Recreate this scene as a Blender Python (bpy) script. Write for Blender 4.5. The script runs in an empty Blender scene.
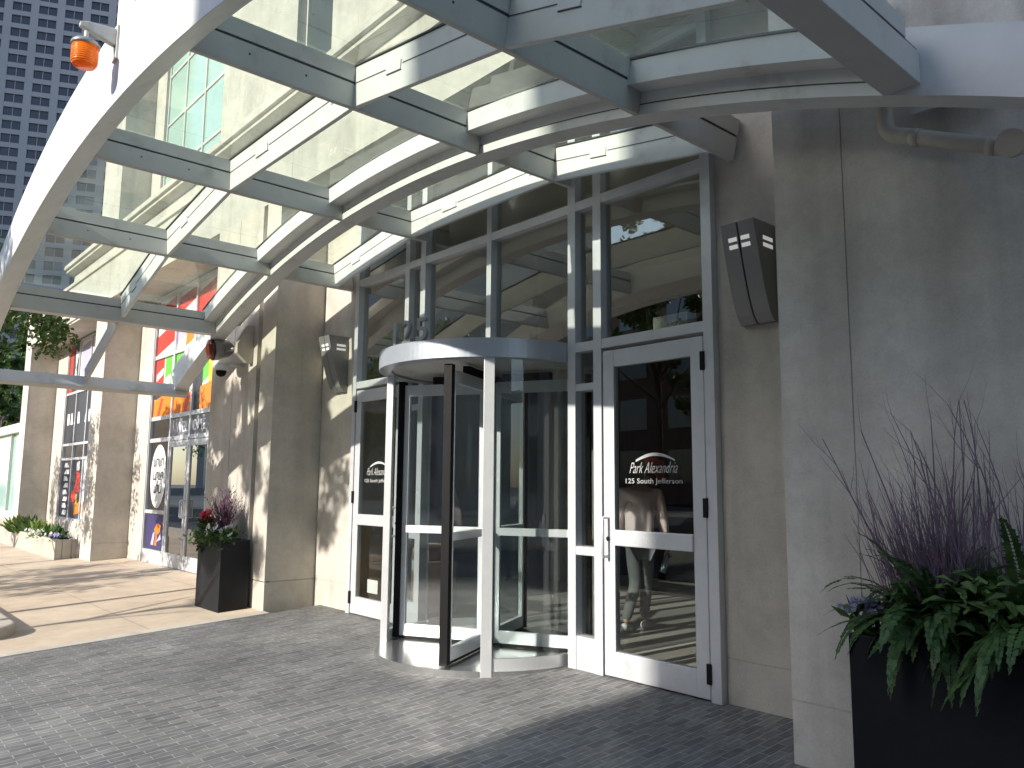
import bpy, bmesh, math, random
from mathutils import Vector, Matrix
R = math.radians
rnd = random.Random(7)
S = bpy.context.scene
C = S.collection
SLOPE = 0.055
def gz(y):                       # height of the paved slope at depth y
    return -SLOPE * (4.95 - min(y, 4.95))

# ------------------------------------------------------------------ mesh builder
class MB:
    def __init__(s):
        s.v = []; s.f = []; s.m = []; s.smooth = []
    def face(s, pts, m=0, sm=False):
        b = len(s.v); s.v += [tuple(p) for p in pts]
        s.f.append(tuple(range(b, b + len(pts)))); s.m.append(m); s.smooth.append(sm)
    def grid(s, rows, m=0, sm=True, closed_u=False, closed_v=False):
        b = len(s.v); nr = len(rows); nc = len(rows[0])
        for r in rows: s.v += [tuple(p) for p in r]
        for i in range(nr if closed_v else nr - 1):
            for j in range(nc if closed_u else nc - 1):
                i2 = (i + 1) % nr; j2 = (j + 1) % nc
                s.f.append((b + i*nc + j, b + i*nc + j2, b + i2*nc + j2, b + i2*nc + j)); s.m.append(m); s.smooth.append(sm)
        return b
    def hexa(s, p, m=0):         # 8 points: bottom 4 then top 4
        b = len(s.v); s.v += [tuple(q) for q in p]
        for q in ((3,2,1,0),(4,5,6,7),(0,1,5,4),(1,2,6,5),(2,3,7,6),(3,0,4,7)):
            s.f.append(tuple(b + i for i in q)); s.m.append(m); s.smooth.append(False)
    def box(s, x0, x1, y0, y1, z0, z1, m=0):
        s.hexa([(x0,y0,z0),(x1,y0,z0),(x1,y1,z0),(x0,y1,z0),(x0,y0,z1),(x1,y0,z1),(x1,y1,z1),(x0,y1,z1)], m)
    def sweep(s, secs, m=0, caps=True, sm=False):   # list of closed sections, same count
        n = len(secs[0]); b = len(s.v)
        for q in secs: s.v += [tuple(p) for p in q]
        for i in range(len(secs) - 1):
            for j in range(n):
                k = (j + 1) % n
                s.f.append((b+i*n+j, b+i*n+k, b+(i+1)*n+k, b+(i+1)*n+j)); s.m.append(m); s.smooth.append(sm)
        if caps:
            s.f.append(tuple(b + j for j in reversed(range(n)))); s.m.append(m); s.smooth.append(False)
            e = b + (len(secs)-1)*n
            s.f.append(tuple(e + j for j in range(n))); s.m.append(m); s.smooth.append(False)
    def tube(s, path, rad, n=10, m=0, caps=True):
        path = [Vector(p) for p in path]
        if not hasattr(rad, '__len__'): rad = [rad]*len(path)
        secs = []; up = None
        for i, p in enumerate(path):
            d = (path[min(i+1, len(path)-1)] - path[max(i-1, 0)]).normalized()
            if up is None:
                up = Vector((0,0,1)) if abs(d.z) < .9 else Vector((1,0,0))
            a = (up - d*up.dot(d)).normalized(); bb = d.cross(a); up = a
            secs.append([p + (a*math.cos(t) + bb*math.sin(t))*rad[i] for t in [2*math.pi*k/n for k in range(n)]])
        s.sweep(secs, m, caps, True)
    def lathe(s, prof, cx, cy, n=24, m=0, a0=0.0, a1=2*math.pi):
        full = abs(a1-a0-2*math.pi) < 1e-6
        k = n if full else n+1
        rows = [[(cx + r*math.cos(a0+(a1-a0)*i/n), cy + r*math.sin(a0+(a1-a0)*i/n), z) for i in range(k)] for r, z in prof]
        s.grid(rows, m, True, closed_u=full)
    def build(s, name, mats, parent=None, fix=True, bevel=0):
        me = bpy.data.meshes.new(name)
        me.from_pydata(s.v, [], s.f)
        if not isinstance(mats, (list, tuple)): mats = [mats]
        for q in mats: me.materials.append(q)
        me.polygons.foreach_set('material_index', s.m)
        me.polygons.foreach_set('use_smooth', s.smooth)
        if fix:
            bm = bmesh.new(); bm.from_mesh(me)
            bmesh.ops.recalc_face_normals(bm, faces=bm.faces); bm.to_mesh(me); bm.free()
        o = bpy.data.objects.new(name, me); C.objects.link(o)
        if parent is not None:
            o.parent = parent
            o.matrix_parent_inverse = Matrix.Translation(parent.location).inverted() if parent.type == 'EMPTY' else Matrix.Identity(4)
        if bevel:
            b = o.modifiers.new('bevel', 'BEVEL'); b.width = bevel; b.segments = 2; b.limit_method = 'ANGLE'; b.angle_limit = R(40)
        return o
def thing(name, label, cat, loc=(0,0,0), group=None):
    o = bpy.data.objects.new(name, None); C.objects.link(o); o.location = loc; o.empty_display_size = .1
    o['label'] = label; o['category'] = cat
    if group: o['group'] = group
    return o
def tag(o, label, cat, group=None):
    o['label'] = label; o['category'] = cat
    if group: o['group'] = group
    return o
def structure(o): o['kind'] = 'structure'; return o
def copy_tree(o, parent=None):
    c = o.copy(); C.objects.link(c)
    if parent is not None: c.parent = parent
    for ch in list(o.children): copy_tree(ch, c)
    return c

# ------------------------------------------------------------------ materials
def mat(name):
    m = bpy.data.materials.new(name); m.use_nodes = True
    nt = m.node_tree; nt.nodes.clear()
    out = nt.nodes.new('ShaderNodeOutputMaterial')
    return m, nt, out
def N(nt, t, **kw):
    n = nt.nodes.new(t)
    for k, v in kw.items():
        if k.startswith('i_'):
            key = k[2:]; key = int(key) if key.isdigit() else key.replace('_', ' ')
            n.inputs[key].default_value = v
        else: setattr(n, k, v)
    return n
def ramp(nt, stops):
    n = nt.nodes.new('ShaderNodeValToRGB')
    e = n.color_ramp.elements
    while len(e) < len(stops): e.new(.5)
    for i, (p, c) in enumerate(stops):
        e[i].position = p; e[i].color = (c[0], c[1], c[2], 1) if hasattr(c, '__len__') else (c, c, c, 1)
    return n
def paint(name, col, rough=.4, metal=0.0, var=.08, scale=3.0, bump=.0, spec=.5, dirt=None, stretch=(1,1,1)):
    m, nt, out = mat(name)
    b = N(nt, 'ShaderNodeBsdfPrincipled', i_Roughness=rough, i_Metallic=metal)
    b.inputs['Specular IOR Level'].default_value = spec
    tc = N(nt, 'ShaderNodeTexCoord'); mp = N(nt, 'ShaderNodeMapping'); mp.inputs['Scale'].default_value = stretch
    nt.links.new(tc.outputs['Object'], mp.inputs[0])
    n1 = N(nt, 'ShaderNodeTexNoise', i_Scale=scale, i_Detail=6.0, i_Roughness=.65)
    nt.links.new(mp.outputs[0], n1.inputs['Vector'])
    lo = [c*(1-var) for c in col]; hi = [min(1, c*(1+var)) for c in col]
    stops = [(.3, lo), (.7, hi)]
    if dirt: stops = [(.25, dirt), (.42, lo), (.75, hi)]
    r = ramp(nt, stops); nt.links.new(n1.outputs['Fac'], r.inputs[0])
    nt.links.new(r.outputs[0], b.inputs['Base Color'])
    n2 = N(nt, 'ShaderNodeTexNoise', i_Scale=scale*9, i_Detail=4.0); nt.links.new(mp.outputs[0], n2.inputs['Vector'])
    rr = N(nt, 'ShaderNodeMapRange'); rr.inputs['To Min'].default_value = max(.02, rough-.08); rr.inputs['To Max'].default_value = rough+.1
    nt.links.new(n2.outputs['Fac'], rr.inputs['Value']); nt.links.new(rr.outputs[0], b.inputs['Roughness'])
    if bump:
        bp = N(nt, 'ShaderNodeBump', i_Strength=bump, i_Distance=.01); nt.links.new(n2.outputs['Fac'], bp.inputs['Height'])
        nt.links.new(bp.outputs[0], b.inputs['Normal'])
    nt.links.new(b.outputs[0], out.inputs[0])
    return m
def concrete(name, col, stain=(.16,.12,.09), amount=.5, fine=.05, runs=()):
    m, nt, out = mat(name)
    b = N(nt, 'ShaderNodeBsdfPrincipled', i_Roughness=.85); b.inputs['Specular IOR Level'].default_value = .25
    tc = N(nt, 'ShaderNodeTexCoord')
    big = N(nt, 'ShaderNodeTexNoise', i_Scale=1.1, i_Detail=7.0, i_Roughness=.6); nt.links.new(tc.outputs['Object'], big.inputs['Vector'])
    r1 = ramp(nt, [(.28, [c*.80 for c in col]), (.52, col), (.8, [min(1, c*1.09) for c in col])]); nt.links.new(big.outputs['Fac'], r1.inputs[0])
    mp = N(nt, 'ShaderNodeMapping'); mp.inputs['Scale'].default_value = (3.4, 3.4, .17); nt.links.new(tc.outputs['Object'], mp.inputs[0])
    st = N(nt, 'ShaderNodeTexNoise', i_Scale=1.0, i_Detail=5.0, i_Roughness=.55); nt.links.new(mp.outputs[0], st.inputs['Vector'])
    r2 = ramp(nt, [(.5, 0.0), (.74, amount)]); nt.links.new(st.outputs['Fac'], r2.inputs[0])
    mx = N(nt, 'ShaderNodeMixRGB'); mx.inputs['Color2'].default_value = (*stain, 1)
    nt.links.new(r2.outputs[0], mx.inputs['Fac']); nt.links.new(r1.outputs[0], mx.inputs['Color1'])
    if runs:                     # rust and dirt runs below the pipe, at fixed places on the wall
        sx = N(nt, 'ShaderNodeSeparateXYZ'); nt.links.new(tc.outputs['Object'], sx.inputs[0])
        wob = N(nt, 'ShaderNodeTexNoise', i_Scale=1.4, i_Detail=4.0); nt.links.new(tc.outputs['Object'], wob.inputs['Vector'])
        for xr, wr, ar in runs:
            s1 = N(nt, 'ShaderNodeMath', operation='MULTIPLY_ADD'); s1.inputs[1].default_value = .22; nt.links.new(wob.outputs['Fac'], s1.inputs[0]); nt.links.new(sx.outputs['X'], s1.inputs[2])
            s2 = N(nt, 'ShaderNodeMath', operation='SUBTRACT'); s2.inputs[1].default_value = xr+.11; nt.links.new(s1.outputs[0], s2.inputs[0])
            s3 = N(nt, 'ShaderNodeMath', operation='ABSOLUTE'); nt.links.new(s2.outputs[0], s3.inputs[0])
            s4 = N(nt, 'ShaderNodeMapRange', interpolation_type='SMOOTHSTEP'); s4.inputs['From Min'].default_value = wr; s4.inputs['From Max'].default_value = 0.0; s4.inputs['To Max'].default_value = ar; nt.links.new(s3.outputs[0], s4.inputs['Value'])
            s5 = N(nt, 'ShaderNodeMapRange'); s5.inputs['From Min'].default_value = .6; s5.inputs['From Max'].default_value = 3.3; s5.inputs['To Min'].default_value = .25; nt.links.new(sx.outputs['Z'], s5.inputs['Value'])
            s6 = N(nt, 'ShaderNodeMath', operation='MULTIPLY'); nt.links.new(s4.outputs[0], s6.inputs[0]); nt.links.new(s5.outputs[0], s6.inputs[1])
            s7 = N(nt, 'ShaderNodeMath', operation='MULTIPLY'); nt.links.new(s6.outputs[0], s7.inputs[0])
            s8 = N(nt, 'ShaderNodeMapRange'); s8.inputs['From Min'].default_value = .3; s8.inputs['From Max'].default_value = .6; s8.inputs['To Min'].default_value = .35; nt.links.new(st.outputs['Fac'], s8.inputs['Value']); nt.links.new(s8.outputs[0], s7.inputs[1])
            m7 = N(nt, 'ShaderNodeMixRGB'); m7.inputs['Color2'].default_value = (*stain, 1); nt.links.new(s7.outputs[0], m7.inputs['Fac']); nt.links.new(mx.outputs[0], m7.inputs['Color1']); mx = m7
    md = N(nt, 'ShaderNodeTexNoise', i_Scale=6.5, i_Detail=8.0, i_Roughness=.75); nt.links.new(tc.outputs['Object'], md.inputs['Vector'])
    r4 = ramp(nt, [(.32, .86), (.55, 1.0), (.75, 1.05)]); nt.links.new(md.outputs['Fac'], r4.inputs[0])
    m4 = N(nt, 'ShaderNodeMixRGB', blend_type='MULTIPLY', i_Fac=1.0); nt.links.new(mx.outputs[0], m4.inputs['Color1']); nt.links.new(r4.outputs[0], m4.inputs['Color2']); mx = m4
    fn = N(nt, 'ShaderNodeTexNoise', i_Scale=70.0, i_Detail=5.0, i_Roughness=.7); nt.links.new(tc.outputs['Object'], fn.inputs['Vector'])
    r3 = ramp(nt, [(.3, 1-fine*2.4), (.6, 1.0)]); nt.links.new(fn.outputs['Fac'], r3.inputs[0])
    ml = N(nt, 'ShaderNodeMixRGB', blend_type='MULTIPLY', i_Fac=1.0); nt.links.new(mx.outputs[0], ml.inputs['Color1']); nt.links.new(r3.outputs[0], ml.inputs['Color2'])
    nt.links.new(ml.outputs[0], b.inputs['Base Color'])
    bp = N(nt, 'ShaderNodeBump', i_Strength=.25, i_Distance=.006); nt.links.new(fn.outputs['Fac'], bp.inputs['Height']); nt.links.new(bp.outputs[0], b.inputs['Normal'])
    nt.links.new(b.outputs[0], out.inputs[0])
    return m
def glass(name, tint, ior=1.5, rough=0.0, dirt=0.0, dirtcol=(.6,.62,.55), boost=1.0):
    m, nt, out = mat(name)
    tr = N(nt, 'ShaderNodeBsdfTransparent'); tr.inputs[0].default_value = (*tint, 1)
    gl = N(nt, 'ShaderNodeBsdfGlossy', i_Roughness=rough); gl.inputs[0].default_value = (1, 1, 1, 1)
    fr = N(nt, 'ShaderNodeFresnel', i_IOR=ior)
    ge = N(nt, 'ShaderNodeNewGeometry')          # only the outer face of a pane mirrors
    mx0 = N(nt, 'ShaderNodeMath', operation='MULTIPLY', use_clamp=True); nt.links.new(fr.outputs[0], mx0.inputs[0])
    fl = N(nt, 'ShaderNodeMath', operation='SUBTRACT'); fl.inputs[0].default_value = 1.0; nt.links.new(ge.outputs['Backfacing'], fl.inputs[1])
    bo = N(nt, 'ShaderNodeMath', operation='MULTIPLY'); bo.inputs[1].default_value = boost; nt.links.new(fl.outputs[0], bo.inputs[0])
    nt.links.new(bo.outputs[0], mx0.inputs[1]); fac = mx0.outputs[0]
    mx = N(nt, 'ShaderNodeMixShader'); nt.links.new(fac, mx.inputs[0])
    nt.links.new(tr.outputs[0], mx.inputs[1]); nt.links.new(gl.outputs[0], mx.inputs[2])
    res = mx.outputs[0]
    if dirt:
        df = N(nt, 'ShaderNodeBsdfDiffuse'); df.inputs[0].default_value = (*dirtcol, 1)
        tl = N(nt, 'ShaderNodeBsdfTranslucent'); tl.inputs[0].default_value = (*dirtcol, 1)
        ad = N(nt, 'ShaderNodeMixShader', i_0=.5); nt.links.new(df.outputs[0], ad.inputs[1]); nt.links.new(tl.outputs[0], ad.inputs[2])
        tc = N(nt, 'ShaderNodeTexCoord')
        nz = N(nt, 'ShaderNodeTexNoise', i_Scale=2.2, i_Detail=8.0, i_Roughness=.7); nt.links.new(tc.outputs['Object'], nz.inputs['Vector'])
        mr = N(nt, 'ShaderNodeMapRange'); mr.inputs['From Min'].default_value = .35; mr.inputs['From Max'].default_value = .8
        mr.inputs['To Min'].default_value = dirt*.35; mr.inputs['To Max'].default_value = dirt*1.8; nt.links.new(nz.outputs['Fac'], mr.inputs['Value'])
        m2 = N(nt, 'ShaderNodeMixShader'); nt.links.new(mr.outputs[0], m2.inputs[0])
        nt.links.new(res, m2.inputs[1]); nt.links.new(ad.outputs[0], m2.inputs[2]); res = m2.outputs[0]
    nt.links.new(res, out.inputs[0])
    return m
def leafmat(name, c1, c2, trans=.35, rough=.5):
    m, nt, out = mat(name)
    b = N(nt, 'ShaderNodeBsdfPrincipled', i_Roughness=rough); b.inputs['Specular IOR Level'].default_value = .35
    tl = N(nt, 'ShaderNodeBsdfTranslucent')
    g = N(nt, 'ShaderNodeNewGeometry')
    r = ramp(nt, [(0, c1), (1, c2)]); nt.links.new(g.outputs['Random Per Island'], r.inputs[0])
    nt.links.new(r.outputs[0], b.inputs['Base Color']); nt.links.new(r.outputs[0], tl.inputs[0])
    mx = N(nt, 'ShaderNodeMixShader', i_0=trans); nt.links.new(b.outputs[0], mx.inputs[1]); nt.links.new(tl.outputs[0], mx.inputs[2])
    nt.links.new(mx.outputs[0], out.inputs[0])
    return m
def paver_mat():
    m, nt, out = mat('clay_pavers')
    b = N(nt, 'ShaderNodeBsdfPrincipled', i_Roughness=.8); b.inputs['Specular IOR Level'].default_value = .3
    tc = N(nt, 'ShaderNodeTexCoord'); mp = N(nt, 'ShaderNodeMapping'); mp.inputs['Rotation'].default_value = (0, 0, R(90))
    nt.links.new(tc.outputs['Object'], mp.inputs[0])
    wn = N(nt, 'ShaderNodeTexNoise', i_Scale=5.0, i_Detail=2.0); nt.links.new(tc.outputs['Object'], wn.inputs['Vector'])
    wv = N(nt, 'ShaderNodeVectorMath', operation='SCALE'); wv.inputs['Scale'].default_value = .012
    nt.links.new(wn.outputs['Color'], wv.inputs[0])
    av = N(nt, 'ShaderNodeVectorMath', operation='ADD'); nt.links.new(mp.outputs[0], av.inputs[0]); nt.links.new(wv.outputs[0], av.inputs[1])
    br = N(nt, 'ShaderNodeTexBrick', i_Scale=1.0); br.offset = .5
    br.inputs['Mortar Size'].default_value = .0042; br.inputs['Mortar Smooth'].default_value = .3; br.inputs['Bias'].default_value = 0
    br.inputs['Brick Width'].default_value = .205; br.inputs['Row Height'].default_value = .068
    br.inputs['Color1'].default_value = (.108, .108, .11, 1); br.inputs['Color2'].default_value = (.175, .173, .167, 1); br.inputs['Mortar'].default_value = (.26, .255, .24, 1)
    nt.links.new(av.outputs[0], br.inputs['Vector'])
    ns = N(nt, 'ShaderNodeTexNoise', i_Scale=1.3, i_Detail=7.0, i_Roughness=.7); nt.links.new(tc.outputs['Object'], ns.inputs['Vector'])
    rr = ramp(nt, [(.3, .78), (.7, 1.25)]); nt.links.new(ns.outputs['Fac'], rr.inputs[0])
    mu = N(nt, 'ShaderNodeMixRGB', blend_type='MULTIPLY', i_Fac=1.0); nt.links.new(br.outputs['Color'], mu.inputs['Color1']); nt.links.new(rr.outputs[0], mu.inputs['Color2'])
    mpf = N(nt, 'ShaderNodeMapping'); mpf.inputs['Scale'].default_value = (60, 9, 1); nt.links.new(tc.outputs['Object'], mpf.inputs[0])
    nf = N(nt, 'ShaderNodeTexNoise', i_Scale=1.0, i_Detail=4.0); nt.links.new(mpf.outputs[0], nf.inputs['Vector'])
    rf = ramp(nt, [(.3, .62), (.72, 1.35)]); nt.links.new(nf.outputs['Fac'], rf.inputs[0])
    m2 = N(nt, 'ShaderNodeMixRGB', blend_type='MULTIPLY', i_Fac=.8); nt.links.new(mu.outputs[0], m2.inputs['Color1']); nt.links.new(rf.outputs[0], m2.inputs['Color2'])
    vo = N(nt, 'ShaderNodeTexVoronoi', i_Scale=2.3); nt.links.new(tc.outputs['Object'], vo.inputs['Vector'])
    rs = ramp(nt, [(.035, .55), (.055, 1.0)]); nt.links.new(vo.outputs['Distance'], rs.inputs[0])
    m3 = N(nt, 'ShaderNodeMixRGB', blend_type='MULTIPLY', i_Fac=.8); nt.links.new(m2.outputs[0], m3.inputs['Color1']); nt.links.new(rs.outputs[0], m3.inputs['Color2'])
    nl = N(nt, 'ShaderNodeTexNoise', i_Scale=.55, i_Detail=5.0, i_Roughness=.6); nt.links.new(tc.outputs['Object'], nl.inputs['Vector'])
    rl = ramp(nt, [(.33, (.74,.74,.75)), (.66, (1.16,1.15,1.12))]); nt.links.new(nl.outputs['Fac'], rl.inputs[0])
    m5 = N(nt, 'ShaderNodeMixRGB', blend_type='MULTIPLY', i_Fac=1.0); nt.links.new(m3.outputs[0], m5.inputs['Color1']); nt.links.new(rl.outputs[0], m5.inputs['Color2'])
    nt.links.new(m5.outputs[0], b.inputs['Base Color'])
    ad = N(nt, 'ShaderNodeMath', operation='MULTIPLY_ADD'); ad.inputs[1].default_value = -1.0
    nt.links.new(br.outputs['Fac'], ad.inputs[0]); nt.links.new(nf.outputs['Fac'], ad.inputs[2])
    bp = N(nt, 'ShaderNodeBump', i_Strength=.5, i_Distance=.006); nt.links.new(ad.outputs[0], bp.inputs['Height']); nt.links.new(bp.outputs[0], b.inputs['Normal'])
    nt.links.new(b.outputs[0], out.inputs[0])
    return m
def sidewalk_mat():
    m, nt, out = mat('tan_sidewalk')
    b = N(nt, 'ShaderNodeBsdfPrincipled', i_Roughness=.85); b.inputs['Specular IOR Level'].default_value = .25
    tc = N(nt, 'ShaderNodeTexCoord')
    br = N(nt, 'ShaderNodeTexBrick', i_Scale=1.0); br.offset = 0
    br.inputs['Mortar Size'].default_value = .012; br.inputs['Brick Width'].default_value = 1.5; br.inputs['Row Height'].default_value = 1.5
    br.inputs['Color1'].default_value = (.49, .405, .305, 1); br.inputs['Color2'].default_value = (.53, .445, .345, 1); br.inputs['Mortar'].default_value = (.41, .335, .26, 1)
    nt.links.new(tc.outputs['Object'], br.inputs['Vector'])
    ns = N(nt, 'ShaderNodeTexNoise', i_Scale=1.8, i_Detail=9.0, i_Roughness=.7); nt.links.new(tc.outputs['Object'], ns.inputs['Vector'])
    rr = ramp(nt, [(.3, (.78,.76,.74)), (.7, (1.12,1.1,1.08))]); nt.links.new(ns.outputs['Fac'], rr.inputs[0])
    mu = N(nt, 'ShaderNodeMixRGB', blend_type='MULTIPLY', i_Fac=1.0); nt.links.new(br.outputs['Color'], mu.inputs['Color1']); nt.links.new(rr.outputs[0], mu.inputs['Color2'])
    nt.links.new(mu.outputs[0], b.inputs['Base Color'])
    nt.links.new(b.outputs[0], out.inputs[0])
    return m

M_WHITE = paint('white_steel_paint', (.66,.665,.65), .42, 0, .05, 3.5, .05, dirt=(.47,.455,.42))
M_STEEL = paint('grey_white_steel', (.53,.52,.49), .45, 0, .05, 3.5, .05, dirt=(.36,.355,.33))
M_ALU = paint('silver_door_frame', (.64,.65,.67), .36, .35, .05, 5.0, .02, dirt=(.53,.53,.53))
M_RING = paint('brushed_ring_metal', (.42,.45,.50), .36, .5, .05, 2.0)
M_POST = paint('satin_post', (.66,.66,.65), .35, .45, .05, 4.0)
M_DISC = paint('steel_floor_disc', (.55,.55,.54), .22, .9, .08, 6.0)
M_BLACK = paint('black_rubber', (.006,.006,.006), .6, 0, .2, spec=.2)
M_GASKET = paint('dark_gasket', (.05,.05,.05), .6)
M_DARKBRONZE = paint('dark_bronze_frame', (.10,.10,.105), .35, .6, .1)
M_CONC = concrete('precast_wall', (.55,.505,.435), amount=.2)
M_CONCR = concrete('stained_precast_wall', (.71,.655,.575), stain=(.19,.15,.11), amount=.26, runs=((-1.47,.20,.6),(-1.03,.13,.5),(-2.22,.14,.2)))
M_CONCU = concrete('upper_precast_wall', (.50,.48,.425), amount=.25)
M_BED = concrete('cast_concrete', (.47,.43,.36), amount=.15)
M_KERB = concrete('kerb_stone', (.50,.45,.38), amount=.3)
M_PAVER = paver_mat()
M_SIDE = sidewalk_mat()
M_ASPH = paint('asphalt', (.05,.05,.052), .85, 0, .2, 8.0, .3)
M_EARTH = paint('bare_ground', (.14,.13,.11), .95, 0, .2, .5)
M_GL_CAN = glass('canopy_glass', (.915,.955,.91), dirt=.085, dirtcol=(.62,.65,.58))
M_GL_ENT = glass('lobby_glass', (.80,.82,.80), boost=2.4)
M_GL_REV = glass('door_glass', (.80,.83,.82), boost=1.2)
M_GL_WING = glass('wing_glass', (.93,.955,.95), boost=6.0, rough=.05)
M_GL_WINGC = glass('clear_wing_glass', (.90,.93,.92), boost=1.8)
M_GL_UP = glass('upper_lobby_glass', (.80,.82,.80), boost=4.5)
M_GL_DOOR = glass('swing_door_glass', (.86,.88,.87), boost=1.3)
M_GL_SHOP = glass('shop_glass', (.28,.29,.29), boost=2.0)
M_GL_GREEN = paint('green_reflective_glass', (.33,.48,.42), .08, 0, .12, .4, spec=.9)
M_GL_DARK = paint('dark_window_glass', (.05,.065,.07), .06, 0, .2, .5, spec=.8)
M_PIPE = paint('tan_pipe_paint', (.52,.47,.40), .5, 0, .06, 3.0, .03, dirt=(.36,.30,.24))
M_SCONCE = paint('bronze_grey_metal', (.25,.245,.24), .42, .3, .06)
M_FROST = paint('frosted_diffuser', (.85,.85,.82), .4)
def lit_slot():
    m, nt, out = mat('lamp_diffuser')
    b = N(nt, 'ShaderNodeBsdfPrincipled', i_Roughness=.4); b.inputs['Base Color'].default_value = (.85,.85,.82,1)
    b.inputs['Emission Color'].default_value = (1,.98,.93,1); b.inputs['Emission Strength'].default_value = .11
    nt.links.new(b.outputs[0], out.inputs[0]); return m
M_FROST = lit_slot()
M_PLANTER = paint('black_fibre_planter', (.008,.0085,.011), .55, 0, .3, 4.0, .05, spec=.3)
M_SOIL = paint('potting_soil', (.03,.022,.016), .95)
M_WOOD = paint('walnut_panel', (.11,.055,.03), .45, 0, .25, 1.2, stretch=(3,3,.3))
M_LOBBY = paint('lobby_plaster', (.34,.30,.24), .8)
M_LOBFLOOR = paint('lobby_tile', (.40,.37,.33), .3, 0, .12, 1.0)
M_CEIL = paint('lobby_ceiling_paint', (.62,.56,.40), .8)
M_TEXTW = paint('white_vinyl', (.8,.8,.8), .6)
M_VINYL = paint('etched_vinyl', (.42,.42,.41), .7)
M_DIGIT = paint('pewter_digit', (.30,.31,.31), .4, .3)
M_AMBER = None

# ------------------------------------------------------------------ camera, light
cam = bpy.data.objects.new('camera', bpy.data.cameras.new('camera')); C.objects.link(cam); S.camera = cam
f, yaw, pitch, roll = 790.35, .84506, .127759, .0081004
cy_, sy_ = math.cos(yaw), math.sin(yaw); cp_, sp_ = math.cos(pitch), math.sin(pitch)
fwd = Vector((-sy_*cp_, cy_*cp_, sp_)); rt = Vector((cy_, sy_, 0)); up = rt.cross(fwd)
r2 = rt*math.cos(roll) + up*math.sin(roll); u2 = -rt*math.sin(roll) + up*math.cos(roll)
cam.matrix_world = Matrix(((r2.x,u2.x,-fwd.x,0),(r2.y,u2.y,-fwd.y,0),(r2.z,u2.z,-fwd.z,1.5),(0,0,0,1)))
cam.data.sensor_width = 36; cam.data.lens = f/1024*36; cam.data.clip_end = 3000; cam.data.clip_start = .05
SUN = Vector((.04, 1, -.51)).normalized()
sl = bpy.data.lights.new('sun', 'SUN'); sl.energy = 2.5; sl.angle = R(.53); sl.color = (1, .945, .86)
so = bpy.data.objects.new('sun', sl); C.objects.link(so); so.rotation_euler = SUN.to_track_quat('-Z', 'Y').to_euler(); so.location = (0, -20, 20)
w = bpy.data.worlds.new('World'); S.world = w; w.use_nodes = True
nt = w.node_tree; bg = nt.nodes['Background']; sk = nt.nodes.new('ShaderNodeTexSky'); sk.sky_type = 'NISHITA'; sk.sun_disc = False
sk.sun_elevation = math.asin(-SUN.z); sk.sun_rotation = R(180) + math.atan2(.04, 1)
nt.links.new(sk.outputs[0], bg.inputs[0]); bg.inputs[1].default_value = .15
S.view_settings.view_transform = 'Standard'; S.view_settings.look = 'None'; S.view_settings.gamma = 1; S.view_settings.use_curve_mapping = False
S.view_settings.exposure = 1.55
S.render.engine = 'CYCLES'
cyc = S.cycles
cyc.use_denoising = True; cyc.max_bounces = 10; cyc.transparent_max_bounces = 24; cyc.diffuse_bounces = 4; cyc.glossy_bounces = 5
cyc.blur_glossy = 0.0; cyc.caustics_reflective = True; cyc.sample_clamp_indirect = 0

# ------------------------------------------------------------------ ground
def sheet(name, quads, m):
    b = MB()
    for q in quads: b.face(q)
    return structure(b.build(name, m, fix=False))
sheet('ground', [[(-900,-900,-.62),(900,-900,-.62),(900,900,-.62),(-900,900,-.62)]], M_EARTH)
KX = -9.34
def slope_quad(x0, x1, y0, y1, dz=0.0): return [(x0,y0,gz(y0)+dz),(x1,y0,gz(y0)+dz),(x1,y1,gz(y1)+dz),(x0,y1,gz(y1)+dz)]
sheet('driveway', [slope_quad(KX+.16, 14, -1.6, 4.95), [(KX+.16,4.95,0),(14,4.95,0),(14,5.1,0),(KX+.16,5.1,0)]], M_PAVER)
sheet('sidewalk', [slope_quad(-60, KX-.02, -1.6, 4.95), [(-60,4.95,0),(KX-.02,4.95,0),(KX-.02,6.5,0),(-60,6.5,0)]], M_SIDE)
b = MB(); b.hexa([(KX-.02,-1.6,gz(-1.6)-.3),(KX+.16,-1.6,gz(-1.6)-.3),(KX+.16,4.3,gz(4.3)-.3),(KX-.02,4.3,gz(4.3)-.3),
                  (KX-.02,-1.6,gz(-1.6)+.006),(KX+.16,-1.6,gz(-1.6)+.004),(KX+.16,4.3,gz(4.3)+.004),(KX-.02,4.3,gz(4.3)+.006)])
structure(b.build('kerb_strip', M_KERB))
sheet('street', [[(-120,-13,-.5),(120,-13,-.5),(120,-1.6,-.5),(-120,-1.6,-.5)]], M_ASPH)
b = MB(); b.box(-120,120,-1.78,-1.6,-.7,-.362); structure(b.build('kerb', M_KERB))
b = MB(); b.box(-120,120,-40,-13,-.7,-.37); structure(b.build('far_pavement', M_SIDE))
b = MB()
for k in range(-10, 10): b.face([(k*6,-7.3,-.494),(k*6+3,-7.3,-.494),(k*6+3,-7.17,-.494),(k*6,-7.17,-.494)])
structure(b.build('lane_marking', M_TEXTW, fix=False))
b = MB(); b.box(-14, 1, 5.1, 13, -.3, -.001); structure(b.build('lobby_floor', M_LOBFLOOR))

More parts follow.
